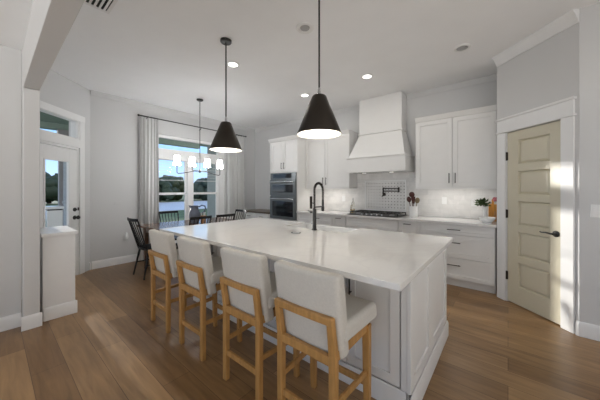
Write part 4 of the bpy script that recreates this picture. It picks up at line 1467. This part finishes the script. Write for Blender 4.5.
# ================================================================== LIGHT FITTINGS
def pendant(label, x, y):
    t = thing('pendant_light', label, 'pendant light', (x, y, 1.81), 0, 'black cone pendant lights over the island')
    MB().lathe([(0.0, 0), (0.055, 0), (0.062, 0.008), (0.062, 0.028), (0, 0.028)], (x, y, H - 0.029), 28).build('canopy', M_BLACK, t)
    MB().tube([(x, y, 2.18), (x, y, H - 0.028)], 0.0075, 10).build('rod', M_BLACK, t)
    MB().lathe([(0.012, 0), (0.014, 0.02), (0.009, 0.06)], (x, y, 2.125), 14).build('swivel', M_CHROME, t)
    r0, r1, z0, z1 = 0.179, 0.055, 1.808, 2.122
    MB().lathe([(r0, z0), (r0 + 0.001, z0 + 0.004), (r1 + 0.004, z1 - 0.01), (r1 - 0.006, z1), (0.0, z1 + 0.003), (0.0, z1 - 0.001), (r1 - 0.008, z1 - 0.004), (r1, z1 - 0.012), (r0 - 0.003, z0 + 0.003), (r0, z0)], (x, y, 0), 48).build('shade', M_BRONZE, t, smooth=40)
    MB().lathe([(r0 - 0.0035, z0 + 0.001), (r1 - 0.004, z1 - 0.016), (0, z1 - 0.012)], (x, y, 0), 48, cap=False).build('lining', M_WHITEENAMEL, t, smooth=40)
    MB().lathe([(0.0, 0), (0.012, 0.004), (0.028, 0.03), (0.03, 0.05), (0.016, 0.085), (0.014, 0.10), (0, 0.10)], (x, y, 1.965), 20).build('bulb', M_GLOWWARM, t, smooth=60)
    d = bpy.data.lights.new('pendant_lamp', 'POINT')
    d.energy = PENDANT_W
    d.color = (1.0, 0.90, 0.76)
    d.shadow_soft_size = 0.03
    lo = bpy.data.objects.new('pendant_lamp', d)
    COL.objects.link(lo)
    lo.parent = t
    lo.location = (0, 0, 0.11)
pendant('black cone pendant light over the near half of the island', -1.18, 1.685)
pendant('black cone pendant light over the far half of the island', -2.465, 1.69)

def chandelier(x, y):
    t = thing('chandelier', 'black linear chandelier with four white shades over the dining table', 'chandelier', (x, y, 1.71))
    MB().lathe([(0, 0), (0.05, 0), (0.058, 0.008), (0.06, 0.024), (0, 0.024)], (x, y, H - 0.025), 24).build('canopy', M_BLACK, t)
    MB().tube([(x, y, 1.72), (x, y, H - 0.024)], 0.006, 8).build('stem', M_BLACK, t)
    MB().lathe([(0, -0.035), (0.012, -0.03), (0.02, -0.012), (0.03, 0.0), (0.02, 0.014), (0.01, 0.03), (0, 0.034)], (x, y, 1.71), 18).build('hub', M_BLACK, t)
    for q, inner in ((-0.425, False), (-0.15, True), (0.15, True), (0.425, False)):
        g = 1 if q > 0 else -1
        if inner:
            pts_ = [(x, y + g * 0.01, 1.712), (x, y + q - g * 0.012, 1.712), (x, y + q, 1.722), (x, y + q, 1.775)]
        else:
            pts_ = [(x + 0.012, y + g * 0.01, 1.706), (x + 0.012, y + g * 0.12, 1.702), (x + 0.006, y + g * 0.33, 1.655), (x, y + g * 0.405, 1.645), (x, y + q, 1.665), (x, y + q, 1.775)]
        arm = MB().tube(pts_, 0.0065, 8).build('arm', M_BLACK, t)
        MB().lathe([(0.018, 0), (0.022, 0.01), (0.012, 0.02)], (x, y + q, 1.772), 14).build('cup', M_BLACK, arm)
        MB().lathe([(0.060, 0.0), (0.042, 0.165), (0.039, 0.165), (0.057, 0.0), (0.060, 0.0)], (x, y + q, 1.788), 24).build('shade', M_SHADE, arm, smooth=60)
        MB().sphere((x, y + q, 1.85), 0.026, 12, 8, (1, 1, 1.3)).build('bulb', M_GLOW, arm)
chandelier(-4.46, 2.49)

def downlight(label, x, y, lit=True):
    t = thing('recessed_light', label, 'ceiling light', (x, y, H - 0.012), 0, 'recessed ceiling lights')
    MB().lathe([(0.062, 0.0), (0.085, 0.002), (0.088, 0.0105), (0.062, 0.0105), (0.062, 0.0)], (x, y, H - 0.0115), 28).build('trim_ring', M_PLASTIC, t)
    MB().lathe([(0, 0), (0.061, 0), (0.061, 0.005), (0, 0.005)], (x, y, H - 0.008), 24).build('lens', M_GLOW if lit else M_GREYPLASTIC, t)
    if lit:
        d = bpy.data.lights.new('downlight_lamp', 'AREA')
        d.shape = 'DISK'
        d.size = 0.12
        d.energy = LAMP_W
        d.color = (1.0, 0.95, 0.88)
        lo = bpy.data.objects.new('downlight_lamp', d)
        COL.objects.link(lo)
        lo.parent = t
        lo.location = (0, 0, -0.006)
    else:
        MB().box(x + 0.028, x + 0.048, y - 0.02, y + 0.02, H - 0.014, H - 0.0085).build('clip', M_CHROME, t)
downlight('lit recessed ceiling light beside the far pendant rod', -2.857, 2.068)
downlight('lit recessed ceiling light left of the near pendant shade', -2.80, 3.555)
downlight('lit recessed ceiling light in front of the range hood chase', -1.62, 3.55)
downlight('unlit recessed ceiling light above the right wall cabinet', -0.42, 3.55, False)
t = thing('recessed_fixture', 'round white unlit recessed fixture on the ceiling left of the near pendant rod', 'ceiling fixture', (-1.636, 2.08, H - 0.03))  # unlit recessed fixture, built as a shallow disc
MB().lathe([(0.0, 0.012), (0.060, 0.012), (0.066, 0.004), (0.072, 0.0), (0.092, 0.004), (0.097, 0.0135), (0, 0.0135)], (-1.636, 2.08, H - 0.014), 36).build('body', M_PLASTIC, t, smooth=40)
MB().lathe([(0, 0), (0.034, 0.0), (0.046, 0.004), (0.050, 0.011), (0, 0.011)], (-1.636, 2.08, H - 0.0135), 26).build('inner_disc', M_GREYPLASTIC, t)

t = thing('ceiling_vent', 'white slotted air vent in the ceiling beside the beam', 'vent', (-2.72, 0.595, H - 0.012))
MB().box(-2.93, -2.51, 0.49, 0.70, H - 0.004, H - 0.001).build('backing', M_DARKVOID, t)
m = MB()
for a, b, c, d in ((-2.95, -2.925, 0.47, 0.72), (-2.515, -2.49, 0.47, 0.72), (-2.925, -2.515, 0.47, 0.495), (-2.925, -2.515, 0.695, 0.72)):
    m.box(a, b, c, d, H - 0.012, H - 0.0005)
for k in range(5):
    yy = 0.525 + k * 0.036
    m.box(-2.925, -2.515, yy, yy + 0.016, H - 0.012, H - 0.0045)
m.build('louvre', M_PLASTIC, t)

bpy.context.view_layer.update()
